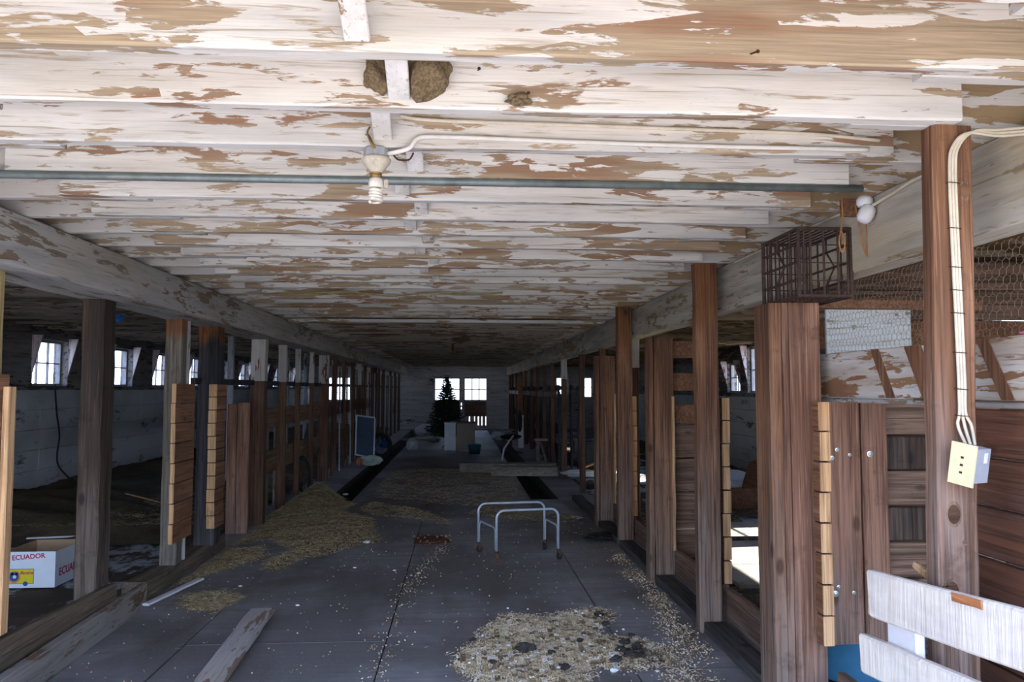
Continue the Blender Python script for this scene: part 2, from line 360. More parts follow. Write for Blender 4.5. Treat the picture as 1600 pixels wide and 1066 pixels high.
nz = lambda x, y, s=1: noise.noise(V((x*s, y*s, 3.3)))
def left_h(x, y):
    t = min(1, max(0, (y-8.1)/.5)); u = min(1, max(0, (-2.6-x)/2.6))
    return .0+t*(.04+.24*u+.06*nz(x, y, 1.7)+.03*nz(x, y, 6))+.012*nz(x, y, 5)
terrain('floor', XL, -2.38, Y0, Y1, lambda x, y: -.01+.012*nz(x, y, 5), 'dirt', 20, 120, kind='structure')
terrain('floor', 1.86, XR, Y0, Y1, lambda x, y: -.005+.012*nz(x, y, 5), 'dirt', 24, 120, kind='structure')
terrain('stall_bedding', XL+.06, -2.55, 8.0, 29.8, left_h, 'bedding', 60, 220, kind='stuff', label='dark trampled bedding heaped against the left wall of the stalls', cat='bedding')
terrain('stall_bedding', 1.9, XR-.06, 2.0, 29.8, lambda x, y: (-.05 if 2.1 < x < 3.7 and 5.9 < y < 8.9 else 0)-.02+.035*(nz(x, y, 1.1)+.2)+.05*max(0, (x-3.6)/1.7)+.012*nz(x, y, 7), 'bedding', 50, 220, kind='stuff', label='thin brown bedding over the floor of the right stalls', cat='bedding')

# ------------------------------------------------------------------ shell
def rect_wall(name, plane, c0, c1, a0, a1, z0, z1, holes, m):
    # wall as boxes round rectangular holes; plane 'x' runs along y, plane 'y' runs along x
    g = G(); A = sorted({a0, a1, *[h[0] for h in holes], *[h[1] for h in holes]}); Z = sorted({z0, z1, *[h[2] for h in holes], *[h[3] for h in holes]})
    for u0, u1 in zip(A, A[1:]):
        for v0, v1 in zip(Z, Z[1:]):
            um, vm = (u0+u1)/2, (v0+v1)/2
            if any(h[0] < um < h[1] and h[2] < vm < h[3] for h in holes): continue
            if plane == 'x': g.box((c0, u0, v0), (c1, u1, v1))
            else: g.box((u0, c0, v0), (u1, c1, v1))
    return obj(name, g, m, kind='structure')
ZT = 2.58
lw = [10.6, 12.8]+[14.6+1.82*i for i in range(8)]
LH = [(y, y+.92, 1.57, 2.2) for y in lw]
rect_wall('wall_left', 'x', XL-.2, XL, .8, Y1+.3, -.1, ZT, LH, 'wallboard')
# concrete lower course, slightly proud, cast in panels
for i in range(9):
    g = G(); y = 1+i*3.25
    for j in range(6):
        z = -.05+j*.262; g.box((XL-.01, y, z), (XL+.045+R.uniform(-.008, .008), y+3.24, z+.256))
    obj('wall_course', g, 'wallwash', bpy.data.objects['wall_left'])
RH = [(6.15, 7.6, 1.30, 2.3), (7.9, 8.6, 1.30, 2.3)]+[(y-.42, y+.42, 1.46, 2.06) for y in (10.9, 14.5, 20.2, 24)]; RH[3] = (13.0, 14.2, 1.46, 2.3); RH.insert(4, (14.6, 15.3, 1.46, 2.04))
rect_wall('wall_right', 'x', XR, XR+.2, .8, Y1+.3, -.1, ZT, RH, 'wallboard')
for i in range(9):
    g = G(); y = 1+i*3.25
    for j in range(6):
        z = -.05+j*.24; g.box((XR-.045+R.uniform(-.008, .008), y, z), (XR+.01, y+3.24, z+.234))
    obj('wall_course', g, 'wallwash', bpy.data.objects['wall_right'])
rect_wall('wall_front', 'y', .8, 1.0, XL-.2, XR+.2, -.1, 2.9, [(-4.7, 3.6, -.1, 2.36)], 'ext')
BH = [(-1.05, .98, .0, 2.0), (-5.05, -4.0, 1.1, 1.98), (3.65, 4.1, 1.3, 1.98), (4.7, 5.05, 1.2, 1.98)]
rect_wall('wall_back', 'y', Y1, Y1+.2, XL-.2, XR+.2, -.4, ZT, BH, 'backboard')
g = G()
for j in range(17):
    z = .02+j*.15
    for a, b in ((XL, -1.2), (1.13, XR)):
        if 1.05 < z+.07 < 2.0:
            for u0, u1 in (((XL, -5.08), (-3.97, -1.2)) if a == XL else ((1.13, 3.62), (4.13, 4.67), (5.08, XR))):
                g.box((u0, Y1-.02-R.uniform(0, .006), z), (u1, Y1+.01, z+.142))
        else: g.box((a, Y1-.02-R.uniform(0, .006), z), (b, Y1+.01, z+.142))
o = obj('clapboards', g, 'backboard', bpy.data.objects['wall_back'], kind='stuff')
g = G(); g.box((XL-.2, .8, 2.545), (XR+.2, Y1+.3, 2.62)); g.box((XL-.2, .8, 2.62), (XR+.2, Y1+.3, 2.9))
ceil = obj('ceiling', g, 'deck', kind='structure')
LOC['ceiling'] = ceil.location.copy()

# windows
NW = [0]
def window(x0, x1, z0, z1, plane, c, nx, ny, parent_kind=True, hopper=0, far=1):
    NW[0] += 1
    nm = 'window_%d' % NW[0]
    P = (lambda u, d, z: (u, c+d, z)) if plane == 'y' else (lambda u, d, z: (c+d, u, z))
    def bx(g, u0, u1, d0, d1, v0, v1):
        a, b = P(u0, d0, v0), P(u1, d1, v1); g.box(tuple(min(i, j) for i, j in zip(a, b)), tuple(max(i, j) for i, j in zip(a, b)))
    root = empty(nm, P((x0+x1)/2, 0, z0), None, None, kind='structure')
    g = G(); t = .035
    bx(g, x0, x1, -.03, .03, z0, z0+t); bx(g, x0, x1, -.03, .03, z1-t, z1); bx(g, x0, x0+t, -.03, .03, z0+t, z1-t); bx(g, x1-t, x1, -.03, .03, z0+t, z1-t)
    obj('window_frame', g, 'sash', root)
    for i in range(1, nx):
        u = x0+t+(x1-x0-2*t)*i/nx; g = G(); bx(g, u-.009, u+.009, -.015, .015, z0+t, z1-t); obj('glazing_bar', g, 'sash', root)
    for j in range(1, ny):
        z = z0+(z1-z0)*j/ny; g = G(); bx(g, x0+t, x1-t, -.016, .016, z-.009, z+.009); obj('glazing_bar', g, 'sash', root)
    for i in range(nx):
        for j in range(ny):
            g = G(); ux = (x1-x0)/nx; uz = (z1-z0)/ny; bx(g, x0+i*ux+.01, x0+(i+1)*ux-.01, -.002, .002, z0+j*uz+.01, z0+(j+1)*uz-.01); obj('pane', g, 'glass', root)
    return root
for i, y in enumerate(lw):
    r_ = window(y, y+.92, 1.57, 2.2, 'x', XL-.12, 2 if i % 3 else 3, 2)
    for yy in (y-.03, y+.925):   # slanting cheeks beside each window, wider at the top
        g = G(); A = [(XL-.1, yy, 1.55), (XL-.04, yy, 1.55), (XL+.13, yy, 2.24), (XL-.1, yy, 2.24)]
        g.add(A+[(a, b+.022, c) for a, b, c in A], [(0, 1, 2, 3), (7, 6, 5, 4), (0, 4, 5, 1), (1, 5, 6, 2), (2, 6, 7, 3), (3, 7, 4, 0)])
        obj('window_cheek', g, 'cheek', r_)
for a, b, z0, z1 in RH:
    r_ = window(a, b, z0, z1, 'x', XR+.1, 2, 2)
    for yy in ((a-.03, b+.005) if a > 10 else ()):
        g = G(); A = [(XR+.1, yy, z0-.02), (XR+.05, yy, z0-.02), (XR-.14, yy, z1+.04), (XR+.1, yy, z1+.04)]
        g.add(A+[(p, q+.022, c) for p, q, c in A], [(0, 1, 2, 3), (7, 6, 5, 4), (0, 4, 5, 1), (1, 5, 6, 2), (2, 6, 7, 3), (3, 7, 4, 0)])
        obj('window_cheek', g, 'cheek', r_)
for a, b, z0, z1 in BH[1:]: window(a, b, z0, z1, 'y', Y1+.08, 3 if b-a > .9 else 1, 3 if b-a > .9 else 2)
# double back doors
for n_, x0, x1 in (('door_1', -1.04, -.06), ('door_2', .09, .98)):
    d = empty(n_, ((x0+x1)/2, Y1+.05, 0), None, None, kind='structure')
    wx0, wx1 = x0+.05, x1-.03
    g = G(); g.box((x0, Y1+.03, .05), (wx0, Y1+.07, 1.99)); g.box((wx1, Y1+.03, .05), (x1, Y1+.07, 1.99)); g.box((wx0, Y1+.03, 1.92), (wx1, Y1+.07, 1.99)); g.box((wx0, Y1+.03, 1.05), (wx1, Y1+.07, 1.12))
    obj('door_frame', g, 'sash', d)
    g = G(); g.box((wx0, Y1+.02, .48), (wx1, Y1+.06, 1.05)); obj('door_panel', g, 'post_dark' if n_ == 'door_1' else 'board_brownX', d)
    xs = [wx0, wx0+.18, wx0+.38, wx0+.52, wx0+.66, wx1]
    for i in range(5):
        g = G(); g.box((xs[i]+.012*(i % 2), Y1+.03, .06), (xs[i+1]-.02 if n_ == 'door_2' else xs[i+1]-.003, Y1+.06, .49)); obj('plank', g, 'backboard', d)
    for i in (1, 2):
        u = wx0+(wx1-wx0)*i/3; g = G(); g.box((u-.02, Y1+.03, 1.12), (u+.02, Y1+.07, 1.92)); obj('glazing_bar', g, 'sash', d)
    g = G(); g.box((wx0, Y1+.03, 1.50), (wx1, Y1+.07, 1.54)); obj('glazing_bar', g, 'sash', d)
    for i in range(3):
        for j in range(2):
            u = (wx1-wx0)/3; g = G(); g.box((wx0+i*u+.01, Y1+.045, 1.12+j*.4), (wx0+(i+1)*u-.01, Y1+.05, 1.52+j*.4)); obj('pane', g, 'glass', d)
g = G(); g.box((-.06, Y1-.02, 1.0), (.09, Y1+.09, 2.0)); g.box((-.06, Y1-.02, 0), (-.012, Y1+.09, 1.0)); g.box((-.012, Y1+.0, 0), (.09, Y1+.09, .62)); g.box((.018, Y1+.0, .62), (.09, Y1+.09, 1.0)); g.box((-.02, Y1-.01, .70), (.03, Y1+.02, .76)); g.box((-.02, Y1-.01, .84), (.03, Y1+.02, .9)); g.box((-1.06, Y1+.07, 0), (.99, Y1+.12, .14)); g.box((-1.06, Y1, 0), (-1.03, Y1+.12, 2)); g.box((.96, Y1, 0), (.99, Y1+.12, 2)); g.box((-1.06, Y1, 1.97), (.99, Y1+.12, 2.0)); g.box((-1.2, Y1-.05, 2.0), (1.12, Y1+.0, 2.1)); g.box((-1.2, Y1-.04, 0), (-1.05, Y1, 2.0)); g.box((.98, Y1-.04, 0), (1.12, Y1, 2.0))
obj('trim_1', g, 'backboard', kind='structure')

# ------------------------------------------------------------------ ceiling joists (parts of the ceiling)
JB, JH, JP, JY = 2.347, .195, .374, 1.863
vars_c, vars_l, vars_r = [], [], []
for q in range(4):
    g = G(); g.bar((-1.72, 0, JB+JH/2), (1.53, 0, JB+JH/2), .055, JH, seg=14, jit=.0022, ch=.006, sd=q); vars_c.append(g)
for q in range(2):
    g = G(); g.bar((-5.58, 0, JB+JH/2), (-1.35, 0, JB+JH/2), .05, JH, seg=12, jit=.003, sd=q+9); vars_l.append(g)
    g = G(); g.bar((1.2, 0, JB+JH/2), (5.28, 0, JB+JH/2), .05, JH, seg=12, jit=.003, sd=q+19); vars_r.append(g)
def base(gs, m, nm):
    out = []
    for g in gs:
        o = obj(nm, g, m, ceil); out.append([o, V(LOC[o.name]), False])
    return out
bc, bl, br = base(vars_c, 'joist', 'joist'), base(vars_l, 'joist', 'joist'), base(vars_r, 'joist', 'joist')
g = G(); g.bar((2.0, 0, JB+JH/2), (5.28, 0, JB+JH/2), .052, JH+.01, seg=12, jit=.004, sd=77)
def place(lst, i, y, sh=0):
    e = lst[i % len(lst)]; loc = e[1]+V((sh, y, 0))
    if not e[2]: e[0].location = loc-LOC['ceiling']; e[2] = True; LOC[e[0].name] = loc
    else: put(e[0], loc, ceil)
# copies carry the location of the prototype's centre line
N = int((Y1-1.2-JY)/JP)
M['joist_out'] = M['outer']
for e in bl+br: e[0].data.materials[0] = M['joist']
farj = []
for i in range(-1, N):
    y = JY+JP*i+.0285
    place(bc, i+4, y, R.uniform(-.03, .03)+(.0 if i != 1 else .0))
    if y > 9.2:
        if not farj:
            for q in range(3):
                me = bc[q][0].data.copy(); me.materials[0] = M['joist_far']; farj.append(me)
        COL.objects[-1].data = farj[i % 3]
    place(bl, i, y+.056); place(br, i+1, y+.056)
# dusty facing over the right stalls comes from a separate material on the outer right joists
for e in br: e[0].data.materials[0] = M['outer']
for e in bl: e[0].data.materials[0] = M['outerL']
# cross bridging
bx_ = [-.26, -.19]
g = G(); g.bar((0, .004, 2.53), (0, JP-.062, 2.375), .062, .02, up=(0, 1, 1), seg=3, jit=.0012, ch=.003, sd=3); b1 = obj('bridging_strut', g, 'bridge', ceil); b1o = V(LOC[b1.name])
g = G(); g.bar((0, .004, 2.375), (0, JP-.062, 2.53), .062, .02, up=(0, 1, 1), seg=3, jit=.0012, ch=.003, sd=4); b2 = obj('bridging_strut', g, 'bridge', ceil); b2o = V(LOC[b2.name])
first = True
for i in range(-1, 40):
    y = JY+JP*i+.057; x = bx_[(i+1) % 2]+R.uniform(-.012, .012)
    if i == -1: x = -.255
    if first: b1.location = b1o+V((x, y, 0))-LOC['ceiling']; b2.location = b2o+V((x+.075, y, 0))-LOC['ceiling']; first = False
    else: put(b1, b1o+V((x, y, 0)), ceil); put(b2, b2o+V((x+.075, y, 0)), ceil)
g = G(); g.bar((-2.0, 9.2, 2.325), (1.7, 9.2, 2.325), .12, .04, seg=10, jit=.004); obj('ledger_strip', g, 'joist', ceil)

# beams
def beam(name, x0, x1, z0, z1, m, label):
    e = empty(name, ((x0+x1)/2, 1.0, z0), label, 'beam')
    ys = [1.05, 6.05, 11.3, 17.0, 23, 29.9] if x0 < 0 else [1.05, 4.95, 9.9, 15.2, 21, 29.9]
    for a, b in zip(ys, ys[1:]):
        g = G(); g.bar(((x0+x1)/2, a+.002, (z0+z1)/2), ((x0+x1)/2, b-.002, (z0+z1)/2), x1-x0, z1-z0, seg=14, jit=.004, ch=.008); obj('timber', g, m, e)
    return e
beam('ceiling_beam', -2.40, -2.05, 2.095, 2.345, 'beam', 'long grey whitewashed beam along the left side of the aisle')
beam('ceiling_beam', 1.73, 1.86, 2.045, 2.345, 'beamR', 'long grey whitewashed beam along the right side, behind the brown posts')

# ------------------------------------------------------------------ posts
def post(x0, x1, y0, y1, z0, z1, m, label, group=None, seg=10, jit=.003, name='post'):
    g = G(); g.bar(((x0+x1)/2, (y0+y1)/2, z0), ((x0+x1)/2, (y0+y1)/2, z1), x1-x0, y1-y0, up=(0, 1, 0), seg=seg, jit=jit, ch=.008)
    return obj(name, g, m, None, label, 'post', group)
# left row, near
post(-2.37, -2.235, 5.03, 5.21, -.01, 2.095, 'post_dark', 'big dark brown post behind the loose boards, beside the white carton', jit=.005)
p2 = post(-2.375, -2.245, 6.42, 6.55, .14, 2.095, 'post_grey', 'grey weathered post with orange top standing on the left kerb')
p3 = post(-2.37, -2.19, 7.2, 7.38, .14, 2.095, 'post_black', 'black stained post at the far end of the left kerb', jit=.005)
g = G(); g.tube([(-2.275, 6.64, .14), (-2.275, 6.64, 2.095)], .024, 10); obj('pipe_post', g, 'whitepost', None, 'thin pipe post, white above and rusty below, right behind the grey post', 'post')
post(-2.28, -2.185, 3.78, 3.88, -.01, 2.095, 'yellow', 'pale yellow post cut off by the left edge of the picture')
def stub(name_label, x0, x1, y0, y1, z0, z1, n, face='stub', cutside=True, cat='plank stub'):
    e = empty('plank_stub', ((x0+x1)/2, (y0+y1)/2, z0), name_label, cat)
    h = (z1-z0)/n
    for i in range(n):
        dy = R.uniform(-.006, .006); dx = R.uniform(-.003, .003); dl = R.uniform(-.02, .02) if y1-y0 > .1 else 0
        g = G(); g.bar(((x0+x1)/2+dx, y0+.006+dy, z0+h*(i+.5)), ((x0+x1)/2+dx, y1+dl, z0+h*(i+.5)), x1-x0, h-.006, seg=2, jit=.001, ch=.003); b = obj('plank', g, face, e)
        g = G(); g.bar(((x0+x1)/2+dx, y0+dy, z0+h*(i+.5)), ((x0+x1)/2+dx, y0+.0065+dy, z0+h*(i+.5)), x1-x0-.002, h-.008, seg=1, jit=.0005, ch=.003); obj('cut_end', g, 'cut', b, 'pale sawn end')
    return e
stub('stack of sawn plank stubs against the grey post on the left kerb', -2.25, -2.215, 6.25, 6.68, .33, 1.575, 8)
stub('pale edged sawn plank stubs against the black post', -2.235, -2.165, 7.10, 7.38, .30, 1.575, 11)
stub('brown sawn plank stubs at the left edge of the picture', -2.19, -2.062, 3.63, 3.72, .37, 1.6, 8)
g = G(); g.bar((-2.044, 3.69, .44), (-2.044, 3.69, 1.54), .032, .06, up=(0, 1, 0), seg=8, jit=.0015); obj('nailed_board', g, 'cut', None, 'pale upright board nailed beside the leftmost plank stubs', 'board')
e = empty('upright_boards', (-2.38, 8.56, .0), 'two brown upright boards standing left of the dark rusty post', 'board')
g = G(); g.bar((-2.44, 8.56, .0), (-2.44, 8.56, 1.37), .10, .035, up=(0, 1, 0), seg=6); obj('board', g, 'board_brown', e)
g = G(); g.bar((-2.322, 8.56, .0), (-2.322, 8.56, 1.385), .125, .035, up=(0, 1, 0), seg=6); obj('board', g, 'board_brown', e)
# left row, far: one slim post about every metre
ORD = 'first second third fourth fifth sixth seventh eighth ninth tenth eleventh twelfth thirteenth fourteenth fifteenth sixteenth seventeenth'.split()
LP = [9.08, 10.25, 11.2, 12.23, 13.3, 14.43, 15.52, 16.78, 17.82, 18.87, 20.78, 22.06, 23.3, 25.6, 27.3, 29.2]
for i, y in enumerate(LP):
    wd = .16 if i in (0, 4, 10) else .10 if i in (1, 8) else .07
    lab = {0: 'rusty post with peeling white top, first past the upright brown boards', 1: 'second white topped post past the upright brown boards', 4: 'wide white topped post in the far left row'}.get(i, ORD[i]+' slim post in the left row, counted past the upright brown boards')
    x = -2.3
    if i in (0, 1, 2, 3, 4, 8):
        e = empty('post', (x, y, 0), lab, 'post', None)
        g = G(); g.bar((x, y, 0), (x, y, 1.62), wd, wd*.8, up=(0, 1, 0), seg=7, jit=.004); obj('post_shaft', g, 'farpost', e)
        g = G(); g.bar((x, y, 1.621), (x, y, 2.095), wd, wd*.8, up=(0, 1, 0), seg=4, jit=.003); obj('post_top', g, 'whitepost', e, 'white painted top')
    else:
        post(x-wd/2, x+wd/2, y-.04, y+.04, 0, 2.095, 'farpost', lab, None, seg=6)
# far-left thin stanchion bars between posts
for i in range(34):
    y = 13.5+i*.48
    g = G(); g.tube([(-2.28, y, 0), (-2.28+R.uniform(-.02, .02), y+R.uniform(-.02, .02), 1.95)], .016, 6); obj('stanchion', g, 'farpost' if i % 3 else 'bluepost', None, 'thin upright stall bar among the far left posts', 'bar', 'thin stall bars far left')
# rail and stall planks between the left posts
g = G(); g.bar((-2.36, 7.05, 1.6), (-2.36, 29, 1.6), .045, .06, seg=12); obj('stall_rail', g, 'post_black', None, 'dark horizontal rail passing behind the left posts under the windows', 'rail')
e = empty('stall_fence', (-2.24, 9, 0), 'brown plank stall fence between the far left posts', 'fence')
ysl = [9.16, 11.15, 13.1, 15.3, 17.5, 20.5]
for a, b in zip(ysl, ysl[1:]):
    for z0, z1, m in ((1.06, 1.30, 'farplank'), (.50, .78, 'farplank')):
        g = G(); g.bar((-2.365, a+.01, (z0+z1)/2+R.uniform(-.01, .01)), (-2.365, b-.01, (z0+z1)/2+R.uniform(-.01, .01)), .03, z1-z0, seg=4, jit=.003); obj('plank', g, m, e)
for y in (9.35, 9.62, 9.88, 10.45, 10.72):
    g = G(); g.bar((-2.40, y, .0), (-2.40, y, 1.06 if y > 9.9 else 1.02), .03, .24, up=(1, 0, 0), seg=4, jit=.003); 
    g = G(); g.bar((-2.41, y, .02), (-2.41, y, 1.04), .24, .025, up=(1, 0, 0), seg=4, jit=.003); obj('plank', g, 'post_grey', e, 'grey upright plank')
# second, inner row of whitewashed posts
for i in range(8):
    y = 12.4+i*1.95
    post(-3.62, -3.53, y-.045, y+.045, left_h(-3.57, y)-.03, 2.345, 'bluepost', ORD[i]+' bluish white post of the inner row in the left stalls', None, seg=6)
# ------------------------------------------------------------------ right row
rp1 = obj('post', G().bar((1.468, 2.312, -.01), (1.513, 2.312, 2.345), .127, .072, up=(0, 1, 0), seg=14, jit=.002, ch=.008), 'post_near', None, 'nearest right post, brown with knots, carrying the cream cables', 'post')
for kx, kz, kr in ((1.474, 1.155, .028), (1.462, .93, .026), (1.505, 1.07, .009), (1.545, 2.14, .022), (1.435, .925, .02)):
    g = G(); g.lathe([(kr*1.45, 0), (kr*1.35, .0012)], (kx, 2.2765, kz), 16, Matrix.Rotation(math.pi/2, 3, 'X')); g.v = [V((kx+(p.x-kx)*.62, p.y, p.z)) for p in g.v]; kn = obj('knot', g, 'knot_ring', rp1)
    g = G(); g.lathe([(kr*1.05, 0), (kr, .002), (kr*.3, .0026)], (kx, 2.276, kz), 16, Matrix.Rotation(math.pi/2, 3, 'X')); g.v = [V((kx+(p.x-kx)*.68, p.y, p.z)) for p in g.v]; obj('knot_core', g, 'knot', kn)
post(1.508, 1.655, 4.93, 5.02, -.0, 2.345, 'post_brown', 'second brown post on the right, grey at its foot, past the rusty cage', seg=12)
post(1.535, 1.68, 7.6, 7.7, 0, 2.345, 'post_brown', 'third brown post on the right, slimmer and farther off', seg=12)
e = empty('stall_post', (1.55, 3.56, 0), 'wide upright timber pair that carries the rusty cage', 'post')
g = G(); g.bar((1.462, 3.64, 0), (1.462, 3.64, 1.932), .06, .19, up=(0, 1, 0), seg=10); obj('side_timber', g, 'post_brown', e)
g = G(); g.bar((1.508, 3.565, 0), (1.508, 3.565, 1.932), .032, .05, up=(0, 1, 0), seg=10); obj('narrow_board', g, 'board_brown', e)
g = G(); g.bar((1.598, 3.56, 0), (1.598, 3.56, 1.932), .146, .05, up=(0, 1, 0), seg=10, jit=.003); obj('front_board', g, 'board_brown', e)
stub('light edged plank stubs beside the timber pair under the cage', 1.617, 1.668, 3.46, 3.525, .38, 1.475, 8)
stub('tall light edged plank stubs behind the second right post', 1.70, 1.752, 5.03, 5.12, .27, 1.475, 8, face='board_redY')
stub('light edged plank stubs behind the third right post', 1.69, 1.745, 7.71, 7.8, .27, 1.46, 8)
for (yy, zt, lab) in ((6.2, 1.945, 'pair of upright brown boards between the second and third right posts'), (8.75, 1.905, 'pair of upright brown boards past the third right post')):
    e = empty('upright_boards', (1.57, yy, 0), lab, 'board')
    g = G(); g.bar((1.522+(yy > 8)*.01, yy+.07, 0), (1.522+(yy > 8)*.01, yy+.07, zt), .04, .14, up=(0, 1, 0), seg=10, jit=.003); obj('side_board', g, 'post_brown', e)
    g = G(); g.bar((1.625+(yy > 8)*.02, yy+.02, 0), (1.625+(yy > 8)*.02, yy+.02, zt), .155+(yy > 8)*.02, .04, up=(0, 1, 0), seg=10, jit=.003); obj('front_board', g, 'post_brown', e)
    g = G(); g.bar((1.695+(yy > 8)*.03, yy-.012, .25), (1.695+(yy > 8)*.03, yy-.012, 1.47), .02, .03, up=(0, 1, 0), seg=10, jit=.003); obj('edge_strip', g, 'cut', e, 'pale split edge')
# short cross partition behind second board pair
e = empty('stall_partition', (1.87, 6.31, 0), 'short brown plank partition with two gaps beside the second right post', 'partition')
for z0, z1 in ((1.78, 1.925), (1.515, 1.665), (1.245, 1.405), (.97, 1.24), (.70, .965), (.40, .695), (.1, .395)):
    g = G(); g.bar((1.69, 6.31, (z0+z1)/2), (2.08, 6.31, (z0+z1)/2), .03, z1-z0-.004, seg=3, jit=.003); obj('plank', g, 'board_brownX' if z0 < 1.2 else 'stub', e)
# right kerb and bottom planks
e = empty('kerb', (1.6, 2.5, 0), 'dark low timber kerb at the foot of the right posts', 'kerb')
for a, b in ((2.4, 3.5), (3.76, 4.91), (5.04, 6.15), (6.3, 7.58), (7.72, 8.7), (8.85, 10.8)):
    g = G(); g.bar((1.60, a, .035), (1.60, b, .035), .14, .07, seg=6, jit=.004); obj('timber', g, 'curbdark', e)
e = empty('base_planks', (1.71, 3, 0), 'dark bottom planks of the right stall fronts just above the kerb', 'plank')
for a, b in ((2.7, 3.5), (3.75, 5.0), (5.05, 6.28), (6.35, 7.68), (7.72, 8.72)):
    g = G(); g.bar((1.715, a, .165), (1.715, b, .155), .04, .2, seg=5, jit=.004); obj('plank', g, 'board_brownY', e)
# gate of two upright boards
e = empty('stall_gate', (1.95, 3.79, .29), 'gate of two broad upright brown boards with round nuts', 'gate')
for x0, x1 in ((1.80, 1.975), (1.98, 2.115)):
    g = G(); g.bar(((x0+x1)/2, 3.79, .288), ((x0+x1)/2, 3.79, 1.467), x1-x0-.004, .035, up=(0, 1, 0), seg=8, jit=.0015); obj('board', g, 'board_brown', e)
def nut(x, z, big=1):
    g = G(); g.lathe([(.011*big, 0), (.011*big, .003), (.006*big, .004), (.006*big, .009), (.002, .011)], (x, 3.771, z), 12, Matrix.Rotation(math.pi/2, 3, 'X')); return obj('nut', g, 'zinc', e)
PX = lambda x, Y: (x-720.85)*Y/1220
for x, y, s in ((1303, 705, 1), (1295, 718, 1), (1322, 713, .8), (1353, 712, 1.4), (1300, 921, 1), (1295, 931, 1.4), (1323, 930, .9), (1356, 930, 1)): nut(1.8+(x-1287)/95*.315, 1.53-(y-608)/1220*3.77+.0, s)
# horizontal planks behind the gate
e = empty('plank_wall', (2.3, 3.86, .1), 'wall of level brown planks behind the gate and the nearest post', 'partition')
ed = [1.47, 1.295, 1.12, .94, .765, .585, .43, .27]
for i, (a, b) in enumerate(zip(ed, ed[1:])):
    g = G(); dy = R.uniform(-.006, .006); g.bar((1.83, 3.85+dy, (a+b)/2), (2.75, 3.85+dy, (a+b)/2), .03, a-b-.01, seg=4, jit=.002); obj('plank', g, ('board_brownX', 'post_dark')[i in (1, 3, 6)], e)
# plank wall lengthwise beside the nearest post
e = empty('plank_wall', (1.77, 2.4, .05), 'red brown plank wall cut off by the right edge, beyond the switch box', 'partition')
ed = [1.465, 1.30, 1.135, .965, .80, .62, .44, .25, .05]
for i, (a, b) in enumerate(zip(ed, ed[1:])):
    dx = R.uniform(-.006, .006); g = G(); g.bar((1.775+dx, 1.2, (a+b)/2), (1.775+dx, 2.78, (a+b)/2), .035, a-b-.008, seg=6, jit=.002); obj('plank', g, 'board_redY', e)
e = empty('manger_board', (1.75, 2.5, 1.49), 'broad white flaked board with slanting brown stripes behind the nearest post', 'board')
g = G(); g.bar((1.75, 1.2, 1.595), (1.75, 3.74, 1.595), .035, .205, seg=12, jit=.0015); obj('board', g, 'manger', e)
for y, w_ in ((3.14, .06), (2.89, .11), (2.46, .06), (2.1, .09)):
    g = G(); A = [(y+.06, 1.696), (y+.06-w_, 1.696), (y-.055-w_, 1.494), (y-.055, 1.494)]; g.add([(1.7285, a, z) for a, z in A]+[(1.7335, a, z) for a, z in A], [(0, 1, 2, 3), (7, 6, 5, 4), (0, 4, 5, 1), (1, 5, 6, 2), (2, 6, 7, 3), (3, 7, 4, 0)]); obj('bare_stripe', g, 'stripe', e)
g = G(); g.bar((1.775, 1.2, 1.478), (1.775, 3.74, 1.478), .05, .02, seg=8); obj('ledge', g, 'pale', e)
# back partition, white panel
obj('top_rail', G().bar((1.70, 3.96, 1.975), (2.75, 3.96, 1.975), .03, .055, seg=5), 'stub', None, 'orange brown rail above the square whitewashed board', 'rail')
e = empty('plank_wall', (3.6, 4.66, 0), 'tall dark brown partition at the back of the nearest right stall', 'partition')
for i in range(12):
    z = .1+i*.186; g = G(); g.bar((1.9, 4.66, z+.09), (5.25, 4.66+R.uniform(-.006, .006), z+.09), .03, .18, seg=6, jit=.002); obj('plank', g, 'stub' if i == 9 else 'board_brownX', e)
e = empty('whitewashed_board', (2.05, 3.93, 1.35), 'square whitewashed board behind chicken wire, right of the cage', 'board')
g = G(); g.bar((2.115, 3.93, 1.32), (2.115, 3.93, 1.942), .46, .02, up=(0, 1, 0), seg=6, jit=.002); obj('panel', g, 'bluepost', e); e.children[0].data.materials[0] = peel('speckled white panel', 'x', white=(.62, .66, .66), grey=(.55, .57, .56), bare=(.35, .33, .28), red=(.3, .25, .2), thr=.38, along=5, stain=.1)
# chicken wire
def hexwire(plane, c, a0, a1, z0, z1, s, r, label, mat='wire'):
    g = G(); dx = s*math.sqrt(3); row = 0; z = z0; segs = set()
    while z < z1:
        a = a0+(dx/2 if row % 2 else 0)
        while a < a1:
            pts = [(a+s*math.sin(k*math.pi/3), z+s*math.cos(k*math.pi/3)) for k in range(6)]
            for k in range(3):
                segs.add((round(pts[k][0], 4), round(pts[k][1], 4), round(pts[k+1][0], 4), round(pts[k+1][1], 4)))
            a += dx
        z += 1.5*s; row += 1
    for x0, y0, x1, y1 in segs:
        wv = lambda a, b: c+.008*noise.noise(V((a*6, b*6, 1)))
        p = [(x0, wv(x0, y0), y0), (x1, wv(x1, y1), y1)] if plane == 'y' else [(wv(x0, y0), x0, y0), (wv(x1, y1), x1, y1)]
        g.tube(p, r, 3, cap=False)
    return obj('chicken_wire', g, mat, None, label, 'wire mesh', kind='stuff')
hexwire('x', 1.80, 1.9, 3.7, 1.72, 2.03, .019, .0008, 'chicken wire stretched behind the nearest post above the flaked board')
hexwire('y', 3.80, 1.84, 2.6, 1.52, 2.0, .018, .0005, 'chicken wire in front of the white panel')
